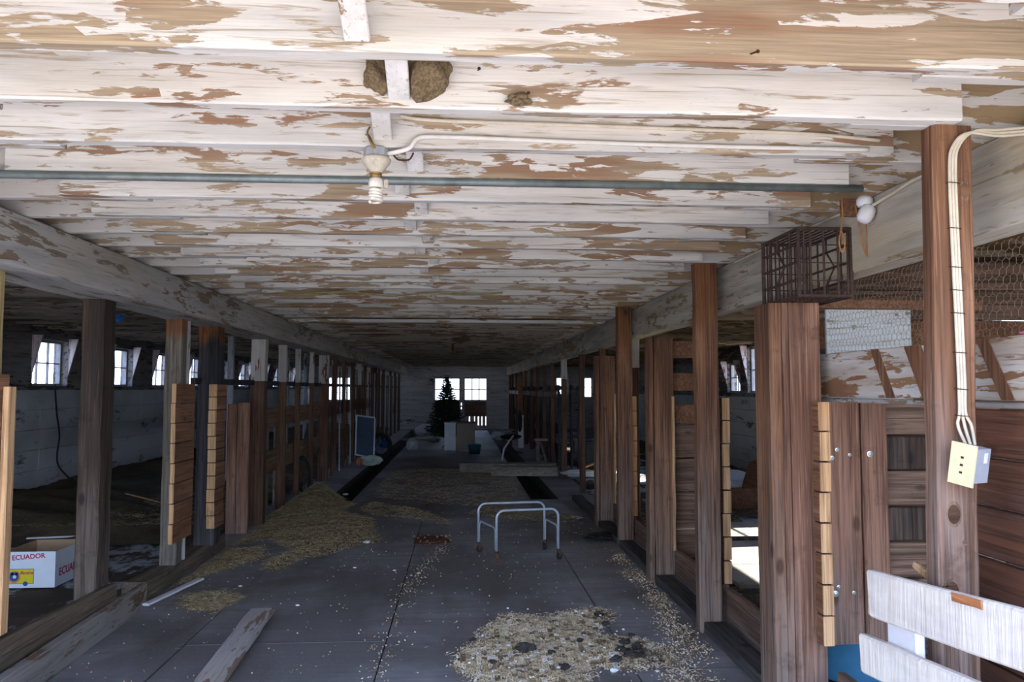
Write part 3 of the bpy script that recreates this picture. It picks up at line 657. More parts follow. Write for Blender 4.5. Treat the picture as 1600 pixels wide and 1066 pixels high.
# ------------------------------------------------------------------ rusty cage
e = empty('wire_cage', (1.58, 3.54, 1.932), 'rusty iron crate of flat bars sitting on the timber pair', 'cage')
cx0, cx1, cy0, cy1, cz0, cz1 = 1.488, 1.728, 3.34, 3.74, 1.935, 2.248
def fb(name, p, q, a=.010, b=.004): 
    g = G(); g.bar(p, q, a, b, up=(0, 1, .01) if abs(V(q).z-V(p).z) > abs(V(q).x-V(p).x) else (0, 1, 0), seg=2, jit=.0008, ch=.001); return obj(name, g, 'cage', e)
for x in (cx0, cx1):
    for y in (cy0, cy1): 
        g = G(); g.bar((x, y, cz0), (x, y, cz1), .016, .016, up=(0, 1, 0), seg=2, jit=.001); obj('corner_bar', g, 'cage', e)
for z in (cz0+.007, cz1-.006):
    for y in (cy0, cy1): g = G(); g.bar((cx0, y, z), (cx1, y, z), .012, .014, seg=2, jit=.001); obj('edge_bar', g, 'cage', e)
    for x in (cx0, cx1): g = G(); g.bar((x, cy0, z), (x, cy1, z), .012, .014, seg=2, jit=.001); obj('edge_bar', g, 'cage', e)
for x in (cx0+.025, cx0+.055, cx0+.115, cx0+.18, cx0+.225): fb('upright_bar', (x, cy0, cz0), (x, cy0, cz1))
for z in (.075, .155, .235): fb('cross_bar', (cx0, cy0, cz0+z), (cx1, cy0, cz0+z), .004, .008)
for x in [cx0+.02*i for i in range(1, 13)]: fb('back_bar', (x, cy1, cz0), (x, cy1, cz1), .008, .004)
for z in (.08, .16, .24): fb('back_bar', (cx0, cy1, cz0+z), (cx1, cy1, cz0+z), .004, .01)
for xx in (cx0, cx1):
    for y in (cy0+.09, cy0+.32): 
        g = G(); g.tube([(xx, y, cz0), (xx, y, cz1)], .006, 6); obj('side_bar', g, 'cage', e)
    g = G(); g.tube([(xx, cy0+.23, cz0), (xx, cy0+.23, cz0+.09), (xx, cy0+.15, cz0+.16), (xx, cy0+.23, cz0+.24), (xx, cy0+.23, cz1)], .006, 6); obj('bent_bar', g, 'cage', e)
    for z in (.08, .16, .24): g = G(); g.tube([(xx, cy0, cz0+z), (xx, cy1, cz0+z)], .006, 6); obj('side_bar', g, 'cage', e)
for i in range(1, 9): g = G(); g.bar((cx0+.03*i, cy0, cz1), (cx0+.03*i, cy1, cz1), .014, .003, seg=1, jit=0, ch=.001); obj('top_slat', g, 'cage', e)
for i in range(1, 9): g = G(); g.bar((cx0+.03*i, cy0, cz0), (cx0+.03*i, cy1, cz0), .012, .003, seg=1, jit=0, ch=.001); obj('bottom_slat', g, 'cage', e)
# ------------------------------------------------------------------ white slatted panel at lower right
e = empty('slatted_panel', (1.36, 2.2, 0), 'white painted fence panel with two tan edged boards, lower right corner', 'fence panel')
for zc0, zc1, y1, h in ((.868, .938, 2.50, .148), (.659, .73, 2.56, .125), (.42, .49, 2.5, .13)):
    g = G(); g.bar((1.335, y1, zc0), (1.35, 1.2, zc1+.05), .03, h, seg=8, jit=.0018, ch=.007); b = obj('board', g, 'bench', e)
    g = G(); g.bar((1.335, y1+.004, zc0), (1.335, y1-.002, zc0), .028, h-.004, seg=1, jit=0, ch=.006); obj('board_end', g, 'bench_end', b, 'bare tan board end')
g = G(); g.bar((1.321, 2.06, .972), (1.3225, 1.94, .982), .004, .022, seg=4, jit=.002, ch=.0008); obj('paint_chip', g, 'orangewood', e, 'orange bare chip in the white paint')
for y in (2.39, 1.5): g = G(); g.bar((1.372, y, .0), (1.372, y, .95), .028, .10, up=(1, 0, 0), seg=4, jit=.001); 
for y in (2.37, 1.5):
    g = G(); g.bar((1.368, y, .0), (1.368, y, .92), .16, .03, up=(1, 0, 0), seg=4, jit=.001); obj('upright', g, 'whiteboard', e)
# blue drum and board beneath
e = empty('blue_tub', (2.17, 4.25, 0), 'large blue plastic tub on the floor below the gate', 'tub')
g = G(); g.lathe([(.02, .0), (.30, 0), (.31, .01), (.33, .36), (.35, .365), (.353, .385), (.335, .39), (.32, .37), (.29, .03), (.02, .02)], (2.17, 4.25, .01), 32); obj('tub_body', g, 'bluep', e, smooth=True)
e = empty('firewood', (1.60, 2.62, 1.0), None, None)
bpy.data.objects.remove(e)
g = G(); g.bar((1.60, 2.70, .93), (1.60, 2.62, 1.03), .03, .03, seg=2); 
obj('wood_scrap', G().bar((1.475, 2.40, .935), (1.462, 2.47, .965), .018, .024, seg=2), 'cut', None, 'small tan wood scrap lodged behind the white panel', 'wood scrap')
obj('pink_scrap', G().blob((1.74, 2.30, 1.704), (.012, .035, .006), 3, 1), 'pink', None, 'small pink scrap on the flaked board at the right edge', 'scrap')

# ------------------------------------------------------------------ electrics
g = G(); g.tube([(-3.2, 2.99, 2.331), (1.6, 2.99, 2.331)], .0155, 12); obj('conduit_pipe', g, 'galv', None, 'straight grey galvanised pipe under the joists behind the bulb', 'pipe', smooth=True)
def spl(pts, n=8):
    out = []; P = [V(p) for p in pts]
    for i in range(len(P)-1):
        a, b, c, d = P[max(i-1, 0)], P[i], P[i+1], P[min(i+2, len(P)-1)]
        for k in range(n):
            t = k/n; out.append(.5*((2*b)+(-a+c)*t+(2*a-5*b+4*c-d)*t*t+(-a+3*b-3*c+d)*t**3))
    return out+[P[-1]]
e = empty('ceiling_lamp', (-.292, 2.635, 2.16), 'bare spiral bulb in a dusty porcelain holder hanging from the joists', 'lamp')
c = (-.292, 2.635, 0)
g = G(); g.lathe([(.02, 2.346), (.040, 2.346), (.043, 2.342), (.043, 2.318), (.040, 2.314), (.02, 2.314)], c, 8); obj('junction_box', g, 'steelbox', e)
g = G(); g.lathe([(.02, 2.313), (.047, 2.313), (.051, 2.306), (.048, 2.297), (.036, 2.282), (.026, 2.270), (.021, 2.266), (.020, 2.262)], c, 20); obj('lamp_holder', g, 'porcelain', e, smooth=True)
g = G(); g.lathe([(.019, 2.262), (.021, 2.260), (.019, 2.256), (.021, 2.252), (.019, 2.248), (.018, 2.245)], c, 16); obj('screw_collar', g, 'brass', e)
g = G(); g.lathe([(.016, 2.245), (.021, 2.241), (.025, 2.230), (.025, 2.214), (.020, 2.211)], c, 16); obj('bulb_base', g, 'cfl', e, smooth=True)
g = G(); g.tube([(c[0]+.0195*math.cos(t*.5), c[1]+.0195*math.sin(t*.5), 2.209-.00082*t) for t in range(0, 58)], .0058, 8); obj('bulb_spiral', g, 'cfl', e, smooth=True)
g = G(); g.lathe([(.004, 2.212), (.008, 2.21), (.008, 2.238), (.004, 2.24)], (c[0]+.034, c[1], 0), 8); obj('pull_switch', g, 'porcelain', e)
g = G(); g.tube(spl([(-.31, 2.60, 2.41), (-.318, 2.598, 2.39), (-.308, 2.59, 2.36), (-.295, 2.594, 2.335)]), .0035, 6); g.tube(spl([(-.325, 2.605, 2.385), (-.312, 2.60, 2.378), (-.302, 2.592, 2.36), (-.290, 2.594, 2.335)]), .003, 6); obj('hanging_wire', g, 'brass', e)
g = G(); g.tube(spl([(-.25, 2.63, 2.328), (-.21, 2.60, 2.328), (-.175, 2.595, 2.34), (-.15, 2.598, 2.372), (-.10, 2.60, 2.380), (.1, 2.60, 2.378), (.4, 2.60, 2.372), (.8, 2.60, 2.367), (1.2, 2.60, 2.366), (1.42, 2.60, 2.366)]), .008, 8)
obj('power_cable', g, 'cableW', None, 'lower cream cable running right from the bulb along the joist', 'cable', smooth=True)
g = G(); g.tube(spl([(-.21, 2.602, 2.45), (-.1, 2.60, 2.437), (.3, 2.60, 2.432), (.8, 2.60, 2.425), (1.2, 2.60, 2.418), (1.46, 2.60, 2.40)]), .0065, 8)
obj('power_cable', g, 'cable', None, 'upper tan cable stapled above the lower one on the same joist', 'cable', smooth=True)
g = G(); g.tube(spl([(-.232, 2.63, 2.322), (-.215, 2.62, 2.305), (-.18, 2.62, 2.306), (-.165, 2.62, 2.33)]), .003, 6); obj('wire_hook', g, 'nail', None, 'small dark curved hook beside the bulb', 'hook')
# yellow cord across joists
pts = [(-1.55+.19*i, 6.63+.0*i, 2.352-.012*math.sin(i*1.7)-.015*(i in (5, 6))) for i in range(11)]
g = G(); g.tube(spl([(x, y, z-.012) for x, y, z in pts], 4), .006, 6); obj('yellow_cord', g, plain('yellow cord', (.42, .34, .10), .6), None, 'thin yellow cord sagging under the middle joists', 'cord')
e = empty('cable_bundle', (1.45, 2.26, 1.4), 'bundle of three cream cables stapled down the nearest post', 'cable')
for i in range(3):
    d = (i-1)*.0095
    g = G(); g.tube(spl([(2.05, 2.33+d, 2.325+d), (1.80, 2.262, 2.328+d), (1.65, 2.262-abs(d)*.3, 2.318+d), (1.56+d, 2.260, 2.318+d*.3), (1.512+d, 2.262, 2.275), (1.499+d, 2.264, 2.2), (1.500+d, 2.264, 1.95), (1.503+d, 2.264, 1.74), (1.505+d, 2.264, 1.55), (1.504+d, 2.264, 1.46), (1.508+d*2.2, 2.262, 1.42), (1.520+d*1.4, 2.255, 1.36)]), .0048, 8); obj('cable', g, 'cable', e, smooth=True)
for z in (2.16, 2.02, 1.90, 1.83, 1.76, 1.64, 1.53, 1.45):
    xx = 1.499+(2.2-z)/.75*.006
    g = G(); g.tube([(xx-.017, 2.274, z+.002), (xx-.016, 2.257, z), (xx+.016, 2.257, z-.002), (xx+.017, 2.274, z-.003)], .0013, 5); obj('staple', g, 'nail', e)
e = empty('switch_box', (1.44, 2.22, 1.26), 'grey electrical box with yellowed cover plate hanging on the nearest post', 'switch box')
rz = Matrix.Rotation(math.radians(-68), 3, 'Z') @ Matrix.Rotation(math.radians(9), 3, 'Y')
cc = V((1.478, 2.205, 1.312))
g = G(); g.box((cc.x-.032, cc.y-.024, cc.z-.05), (cc.x+.032, cc.y+.045, cc.z+.05), rz, cc); b = obj('box_body', g, 'pvc', e)
g = G(); g.box((cc.x-.038, cc.y-.031, cc.z-.061), (cc.x+.038, cc.y-.0245, cc.z+.061), rz, cc); obj('cover_plate', g, 'plate', e)
for dz in (.02, -.002, -.024): g = G(); g.box((cc.x-.004, cc.y-.033, cc.z+dz-.003), (cc.x+.004, cc.y-.030, cc.z+dz+.003), rz, cc); obj('screw', g, 'nail', e)
g = G(); g.box((cc.x+.0315, cc.y+.018, cc.z+.008), (cc.x+.0335, cc.y+.032, cc.z+.038), rz, cc); obj('label_sticker', g, 'whiteboard', e)
# white insulator and orange twine on the beam
e = empty('porcelain_fitting', (1.70, 3.22, 2.2), 'white rounded porcelain lamp fitting at the right beam above the cage', 'lamp fitting')
g = G(); g.lathe([(.01, 0), (.022, .004), (.031, .02), (.033, .045), (.028, .07), (.016, .08)], (1.665, 3.12, 2.225), 16, Matrix.Rotation(.5, 3, 'Y')); obj('globe', g, 'whiteboard', e, smooth=True)
g = G(); g.lathe([(.026, 0), (.033, .01), (.033, .03), (.025, .045)], (1.69, 3.14, 2.295), 16); obj('base', g, 'whiteboard', e, smooth=True)
g = G(); g.tube(spl([(2.0, 2.4, 2.30), (1.735, 2.70, 2.325), (1.72, 3.0, 2.31), (1.70, 3.15, 2.29), (1.72, 3.4, 2.325), (1.723, 4.0, 2.33), (1.723, 4.8, 2.33)]), .006, 6)
obj('power_cable', g, 'cable', None, 'dusty cable clipped along the top of the right beam', 'cable')
g = G(); g.tube(spl([(1.62, 3.2, 2.345), (1.618, 3.19, 2.28), (1.612, 3.19, 2.22), (1.600, 3.19, 2.15), (1.613, 3.19, 2.11), (1.625, 3.19, 2.15), (1.612, 3.19, 2.20)]), .0035, 6); obj('twine', g, 'twine', None, 'orange twine loop hanging in front of the rusty cage', 'twine')
g = G(); g.tube(spl([(1.68, 3.2, 2.32), (1.70, 3.2, 2.20), (1.725, 3.2, 2.10), (1.79, 3.2, 2.085), (1.9, 3.2, 2.09)]), .0035, 6); g.tube(spl([(1.725, 3.2, 2.26), (1.728, 3.2, 2.18), (1.725, 3.2, 2.10)]), .003, 6); obj('twine', g, 'twine', None, 'orange twine bent along the right beam right of the cage', 'twine')
g = G(); g.bar((1.66, 3.215, 2.27), (1.66, 3.215, 2.345), .07, .03, up=(0, 1, 0), seg=1); obj('wood_block', g, 'stub', None, 'small brown block at the right end of the grey pipe', 'block')
# nails in the joists
for x, y, z in ((1192, 58, 1), (823, 135, 2), (808, 440, 10), (745, 98, 2), (260, 230, 4), (717, 395, 8)):
    Y = JY+JP*(z-1); X_ = PX(x, Y); Z_ = H+(608-y)*Y/1220
    g = G(); g.tube([(X_, Y+.01, Z_), (X_+.003, Y-.035, Z_-.012), ], .0022, 6); g.lathe([(.005, 0), (.005, .002)], (X_+.003, Y-.037, Z_-.013), 8, Matrix.Rotation(math.pi/2, 3, 'X')); obj('nail', g, 'nail', ceil)
# nests
def nest(c, r, lab, seed):
    e = obj('bird_nest', G().blob(c, r, seed, 4, amp=.5), 'nest', None, lab, 'nest', smooth=False); return e
nest((-.105, 2.215, 2.445), (.07, .045, .075), 'larger mud nest right of the second bridging strut', 1)
nest((-.245, 2.22, 2.44), (.035, .035, .06), 'smaller mud nest left of the second bridging strut', 5)
nest((.165, 2.225, 2.372), (.035, .02, .018), 'crusty mud remains under a nail on the second joist', 8)
nest((-.02, 12.5, 2.33), (.14, .08, .04), 'dark nest on the far ceiling', 9)
g = G(); g.bar((-.16, 14.3, 2.22), (-.16, 14.3, 2.35), .04, .03, up=(0, 1, 0), seg=1); obj('hanging_block', g, 'post_black', None, 'small dark block hanging from the far ceiling', 'block')
# ------------------------------------------------------------------ left kerb and loose boards
e = empty('kerb', (-2.32, 6.8, 0), 'dark timber kerb under the grey and black left posts', 'kerb')
g = G(); g.bar((-2.33, 5.86, .07), (-2.345, 7.78, .07), .17, .145, seg=10, jit=.006, ch=.012); obj('timber', g, 'curb', e)
g = G(); g.bar((-2.19, 3.3, .33-.175), (-2.195, 5.25, .30-.16), .04, .37, seg=8, jit=.004, ch=.005); 
g = G(); g.bar((-2.175, 3.3, .255), (-2.205, 5.22, .175), .04, .24, seg=8, jit=.003); obj('loose_board', g, 'curb', None, 'upper brown board on edge in front of the big dark post', 'board')
g = G(); g.bar((-2.095, 3.3, .125), (-2.215, 5.66, .09), .045, .2, up=(.25, 0, 1), seg=8, jit=.003); obj('loose_board', g, 'mottled', None, 'lower mottled board with pale patches lying along the aisle edge', 'board')
g = G(); g.bar((-2.21, 5.75, .015), (-2.07, 6.5, .015), .05, .018, seg=3); obj('white_stick', g, 'whiteboard', None, 'white painted stick on the floor beside the left kerb', 'stick')
g = G(); g.bar((-1.325, 5.44, .05), (-1.255, 3.5, .02), .165, .022, seg=12, jit=.003, ch=.006); obj('floor_plank', g, 'pale', None, 'paint worn plank lying on the floor at the bottom left', 'plank')
obj('wood_chunk', G().bar((-2.02, 4.12, .03), (-2.25, 3.7, .03), .09, .05, seg=4, jit=.006), 'pale', None, 'brown wood end beside the mottled board at the bottom edge', 'wood')
obj('wood_chunk', G().bar((-1.83, 4.16, .02), (-1.9, 3.8, .02), .12, .04, seg=4, jit=.006), 'pale', None, 'pale wood end at the bottom edge left of the floor plank', 'wood')
# ------------------------------------------------------------------ white carton
def text(s, size, loc, rot, m, parent, shear=0, align='CENTER', name='lettering', bold=.0):
    cu = bpy.data.curves.new('t', 'FONT'); cu.body = s; cu.size = size; cu.extrude = .0006; cu.align_x = align; cu.align_y = 'CENTER'; cu.shear = shear; cu.offset = bold; cu.resolution_u = 3
    to = bpy.data.objects.new('t', cu); COL.objects.link(to); bpy.context.view_layer.update()
    me = bpy.data.meshes.new_from_object(to.evaluated_get(bpy.context.evaluated_depsgraph_get())); bpy.data.objects.remove(to)
    me.transform(Matrix.LocRotScale(None, rot, None)); me.materials.clear(); me.materials.append(M[m])
    o = bpy.data.objects.new(name, me); COL.objects.link(o); o.parent = parent; o.location = V(loc)-LOC[parent.name]; return o
bx0, bx1, by0, by1, bh = -3.53, -3.13, 6.35, 6.85, .275
e = empty('fruit_carton', ((bx0+bx1)/2, (by0+by1)/2, .0), 'open white cardboard carton with yellow panel and red lettering, left of the big post', 'box')
g = G(); t = .005; g.box((bx0, by0, 0), (bx1, by1, t)); g.box((bx0, by0+t, t), (bx0+t, by1, bh)); g.box((bx0, by1-t, t), (bx1, by1, bh)); g.box((bx1-t, by0+t, t), (bx1, by1-t, bh)); g.box((bx0, by0+.001, t), (bx1, by0+t, bh)); obj('carton_body', g, 'card', e)
g = G(); g.box((bx0, by0-.001, 0), (bx1+.001, by0+.001, bh)); obj('front_print', g, 'cardw', e); g = G(); g.box((bx1, by0, 0), (bx1+.0015, by1, bh)); obj('side_print', g, 'cardw', e)
rF = Matrix.Rotation(math.pi/2, 3, 'X'); rS = Matrix.Rotation(math.pi/2, 3, 'Z') @ rF
text('ECUADOR', .052, (bx0+.20, by0-.0018, .235), Matrix.Rotation(math.radians(-4), 3, 'Y') @ rF, 'ink_red', e, bold=.0012)
text('ECUADOR', .085, (bx1+.0022, by0+.26, .10), rS, 'ink_red', e, bold=.002)
g = G(); g.box((bx0+.02, by0-.0022, .03), (bx0+.245, by0-.001, .145)); obj('green_border', g, 'ink_grn', e)
g = G(); g.box((bx0+.024, by0-.003, .034), (bx0+.241, by0-.002, .141)); obj('yellow_panel', g, 'ink_yel', e)
for (dx, dz, r, m, k) in ((.10, .083, .046, 'ink_org', 0), (.10, .085, .034, 'ink_blue', 1), (.103, .085, .013, 'cardw', 2), (.083, .11, .012, 'ink_blue', 1), (.12, .11, .012, 'ink_blue', 1), (.185, .032, .018, 'ink_blue', 2)):
    g = G(); g.lathe([(r, 0), (r, .0008)], (bx0+dx, by0-.003-.0008*k, dz), 18, Matrix.Rotation(math.pi/2, 3, 'X')); obj('emblem_disc', g, m, e)
text('Banana', .034, (bx0+.19, by0-.0035, .115), rF, 'ink_red', e, shear=.3, bold=.0008)
# other bits in left stall
g = G(); g.bar((-4.3, 8.15, .05), (-2.7, 8.6, .03), .03, .015, seg=3); obj('white_stick', g, 'whiteboard', None, 'white stick on the stall floor between the left posts', 'stick')
g = G(); g.bar((-5.0, 8.75, .14), (-4.2, 8.9, .12), .05, .03, seg=3); obj('white_stick', g, 'cardw', None, 'pale slat lying above the white carton', 'stick')
g = G(); g.bar((-4.2, 10.2, .22), (-3.3, 9.6, .12), .03, .012, seg=3); obj('stick', g, 'cut', None, 'thin tan lath on the dark bedding', 'stick')
g = G(); g.bar((-3.4, 9.3, .16), (-3.05, 9.25, .12), .1, .015, seg=2); obj('loose_shingle', g, 'orangewood', None, 'rust coloured scrap on the dark bedding', 'scrap')
g = G(); g.tube(spl([(-5.5, 10.98, 1.6), (-5.48, 11.02, 1.2), (-5.5, 11.15, .9), (-5.48, 11.1, .5), (-5.3, 11.3, .2)]), .012, 6); obj('hanging_cord', g, 'hose', None, 'black cord hanging down the left wall below the first window', 'cord')
obj('blue_rag', G().blob((-2.95, 6.9, 2.14), (.05, .04, .03), 4, 3, amp=.8), 'ink_blue', None, 'bright blue rag tucked up under the joists behind the big post', 'rag')
g = G(); g.box((XL+.02, 7.9, 1.6), (XL+.05, 9.75, 2.32)); obj('dark_shutter', g, 'rubber', None, 'black boarded opening left of the first left window', 'shutter')
# brown posts inside left stall & old leaning door
g = G(); g.bar((-4.9, 15.9, 0), (-4.9, 15.9, 1.4), .5, .05, up=(0, 1, 0), seg=3); obj('old_door', g, 'post_dark', None, 'dark panel leaning by the left wall past the grey post', 'panel')

# ------------------------------------------------------------------ straw
def in_poly(x, y, P):
    c = False; n = len(P)
    for i in range(n):
        (x1, y1), (x2, y2) = P[i], P[(i+1) % n]
        if (y1 > y) != (y2 > y) and x < (x2-x1)*(y-y1)/(y2-y1)+x1: c = not c
    return c
def straw_area(name, P, n, hmax, label, ln=(.03, .10), m='straw', chaff=0, lay='mound', seed=1, mound=True):
    r = random.Random(seed); xs = [p[0] for p in P]; ys = [p[1] for p in P]
    cx, cy = sum(xs)/len(xs), sum(ys)/len(ys)
    def hh(x, y):
        if not in_poly(x, y, P): return -.02
        # distance to border
        d = 9
        for i in range(len(P)):
            a, b = V(P[i]), V(P[(i+1) % len(P)]); ab = b-a; t = max(0, min(1, (V((x, y))-a).dot(ab)/ab.length_squared)); d = min(d, (V((x, y))-(a+ab*t)).length)
        q = math.sin(min(1, d/(.22 if hmax < .1 else .34))*math.pi/2); return (hmax*q*(.7+.6*nz(x+seed, y, 3))+.010*nz(x, y, 14)+.012*nz(x, y, 5)-.006)*(1 if q > .1 else .4)
    e = empty(name, (cx, cy, 0), label, 'straw')
    if mound:
        st = .03 if max(xs)-min(xs) < 2 else .05; nx = int((max(xs)-min(xs))/st)+1; ny = int((max(ys)-min(ys))/st)+1
        hs = [[hh(min(xs)+i*st, min(ys)+j*st)+.004*nz(i*.9, j*.9) for i in range(nx+1)] for j in range(ny+1)]
        g = G(); vs = []; fs = []; idx = {}
        for j in range(ny):
            for i in range(nx):
                if max(hs[j][i], hs[j+1][i], hs[j][i+1], hs[j+1][i+1]) > -.01:
                    q = []
                    for a, b in ((i, j), (i+1, j), (i+1, j+1), (i, j+1)):
                        if (a, b) not in idx: idx[(a, b)] = len(vs); vs.append((min(xs)+a*st, min(ys)+b*st, max(hs[b][a], -.012)))
                        q.append(idx[(a, b)])
                    fs.append(tuple(q))
        g.add(vs, fs); obj('straw_mat', g, lay, e, smooth=True)
    g = G(); vs = []; fs = []
    k = 0
    while k < n:
        x, y = r.uniform(min(xs), max(xs)), r.uniform(min(ys), max(ys))
        x2, y2 = x+r.gauss(0, .03), y+r.gauss(0, .03)
        if not in_poly(x, y, P): continue
        if nz(x+seed*2, y, 4) < r.uniform(-.5, .1) and not mound: k += 1; continue
        k += 1
        z = max(0.002, hh(x2, y2))+r.uniform(.0, .012); isc = r.random() < chaff
        L = r.uniform(.006, .014) if isc else r.uniform(*ln); wd = r.uniform(.004, .009) if isc else r.uniform(.0015, .003)
        a = r.uniform(0, math.pi*2); tl = r.uniform(-.25, .35)
        d = V((math.cos(a), math.sin(a), tl if not isc else tl)); s_ = V((-math.sin(a), math.cos(a), r.uniform(-.4, .4)))
        p = V((x2, y2, z)); o = len(vs)
        vs += [p-d*L/2-s_*wd/2, p-d*L/2+s_*wd/2, p+d*L/2+s_*wd/2, p+d*L/2-s_*wd/2, p+V((0, 0, wd*.8))+d*L*.1]
        fs += [(o, o+1, o+4), (o+1, o+2, o+4), (o+2, o+3, o+4), (o+3, o, o+4)]
    g.add(vs, fs); o = obj('straw', g, m, e, kind='stuff'); return e
P1 = [(.0, 4.62), (.12, 4.85), (.17, 5.1), (.33, 5.38), (.55, 5.3), (.75, 5.42), (.95, 5.50), (1.02, 5.35), (.93, 5.12), (.83, 5.02), (.90, 4.86), (1.05, 4.84), (1.18, 4.62), (1.15, 4.40), (.95, 4.30), (.72, 4.36), (.6, 4.0), (.2, 3.95), (.06, 4.25), (-.02, 4.42)]
near = straw_area('straw_pile', P1, 26000, .035, 'big pile of straw and chaff with dark clumps, bottom centre', (.02, .09), 'chaff', .72, 'chafflay', 3)
r2 = random.Random(4)
straw_area('dark_litter', [(.93, 4.62), (1.02, 4.72), (1.13, 4.62), (1.16, 4.45), (1.04, 4.36), (.90, 4.44)], 1500, .05, 'dark damp clump of litter at the right end of the straw pile', (.015, .06), 'darkstraw', .5, 'dung', 31)
straw_area('dark_litter', [(.82, 5.42), (.97, 5.50), (1.03, 5.32), (.94, 5.18), (.84, 5.26)], 700, .03, 'small dark clump of litter at the far right corner of the straw pile', (.015, .06), 'darkstraw', .5, 'dung', 32)
for (x, y, s) in ((820, 1015, .055), (1000, 1020, .0), (985, 1028, .045), (962, 1035, .03), (975, 1008, .03), (993, 1015, .03), (970, 1020, .035), (935, 965, .03), (945, 980, .025), (860, 1022, .022), (985, 998, .02), (905, 1005, .02), (740, 1000, .02), (880, 1045, .03), (770, 1035, .02)):
    if not s: continue
    Y = H*1220/(y-608)*1.0; X_ = PX(x, Y)
    obj('dung_clump', G().blob((X_, Y, .04), (s, s*.8, s*.5), x, 3, amp=.7), 'dung', near)
for i in range(42):
    x, y = r2.uniform(0, 1.1), r2.uniform(4.1, 5.4)
    if in_poly(x, y, P1): obj('white_flake', G().blob((x, y, .055), r2.uniform(.004, .011), i, 1, .6), 'whitebit', near)
obj('white_scrap', G().blob((.83, 4.28, .012), (.022, .016, .012), 6, 2), 'whitebit', None, 'bright white scrap at the lower right edge of the straw pile', 'scrap')
straw_area('straw_patch', [(-2.25, 10.9), (-1.75, 11.2), (-1.4, 10.6), (-1.5, 10.0), (-1.05, 9.4), (-.95, 8.6), (-.82, 8.0), (-1.1, 7.75), (-1.2, 7.45), (-1.45, 7.25), (-1.5, 6.85), (-1.66, 6.78), (-1.72, 7.15), (-1.6, 7.7), (-1.95, 8.2), (-2.22, 7.9), (-2.24, 8.8), (-2.2, 9.8)], 17000, .03, 'wide straw spread along the left side of the aisle', (.03, .1), 'straw', .45, 'mound', 5)
straw_area('straw_heap', [(-2.28, 11.6), (-1.9, 11.7), (-1.6, 11.1), (-1.62, 10.4), (-1.8, 9.9), (-2.1, 9.5), (-2.3, 9.4)], 5000, .24, 'straw heap banked against the left posts', (.04, .12), 'straw', .2, 'mound', 6)
straw_area('straw_patch', [(-2.2, 7.75), (-1.9, 7.8), (-1.78, 7.3), (-1.95, 6.95), (-2.1, 6.6), (-2.2, 6.3)], 2600, .012, 'straw wisps at the far end of the left kerb', (.03, .09), 'straw', .5, 'mound', 7, mound=False)
straw_area('straw_patch', [(-2.05, 6.0), (-1.8, 6.15), (-1.62, 5.95), (-1.68, 5.6), (-1.9, 5.65)], 1500, .02, 'small pale straw clump between the kerb and the floor plank', (.04, .12), 'straw', .25, 'mound', 8)
straw_area('straw_patch', [(-1.0, 9.6), (-.6, 9.4), (-.1, 8.9), (-.15, 9.2), (-.6, 10.2), (-1.2, 10.8), (-1.3, 10.2)], 2600, .01, 'thin straw tongue reaching to the middle of the aisle', (.03, .1), 'straw', .4, 'mound', 9, mound=False)
straw_area('straw_patch', [(-1.2, 11.2), (-.4, 10.6), (.5, 10.2), (.9, 11), (.9, 14), (.4, 15.2), (-1.2, 15), (-1.3, 13)], 9000, .012, 'straw scattered over the dim middle of the aisle', (.04, .12), 'straw', .3, 'mound', 10, mound=False)
straw_area('straw_patch', [(.1, 9.6), (.5, 9.3), (1.2, 9.0), (1.45, 9.3), (1.0, 10.0), (.3, 10.3)], 2500, .01, 'thin straw behind the wheeled frame', (.03, .1), 'straw', .3, 'mound', 11, mound=False)
straw_area('straw_patch', [(1.52, 6.2), (1.46, 5.2), (1.44, 4.6), (1.3, 3.8), (1.05, 4.1), (1.15, 4.75), (1.32, 5.2), (1.38, 6.0), (1.3, 7.0), (1.5, 7.3)], 3200, .012, 'chaff strewn along the foot of the right kerb', (.015, .06), 'chaff', .75, 'chafflay', 12, mound=False)
straw_area('straw_patch', [(-.50, 4.0), (-.40, 4.0), (-.38, 5.6), (-.30, 6.5), (-.1, 7.7), (-.2, 7.8), (-.42, 6.6), (-.5, 5.4)], 420, .004, 'thin line of chaff along the crack in the slab', (.01, .04), 'chaff', .8, 'chafflay', 13, mound=False)
straw_area('straw_patch', [(1.95, 4.2), (3.6, 4.2), (3.8, 10), (1.95, 10)], 6000, .02, 'loose straw on the floor of the right stalls', (.04, .12), 'straw', .3, 'mound', 14, mound=False)
straw_area('straw_patch', [(-5.3, 8.4), (-2.6, 8.3), (-2.6, 13), (-5.3, 14)], 7000, .0, 'old straw on the dark bedding of the left stalls', (.05, .16), 'straw', .2, 'mound', 15, mound=False).location.z += .13
straw_area('chaff_specks', [(-2.2, 4), (1.5, 4), (1.5, 10.8), (-2.2, 10.8)], 1500, .0, 'fine chaff specks over the whole aisle floor', (.008, .04), 'chaff', .7, 'chafflay', 44, mound=False)
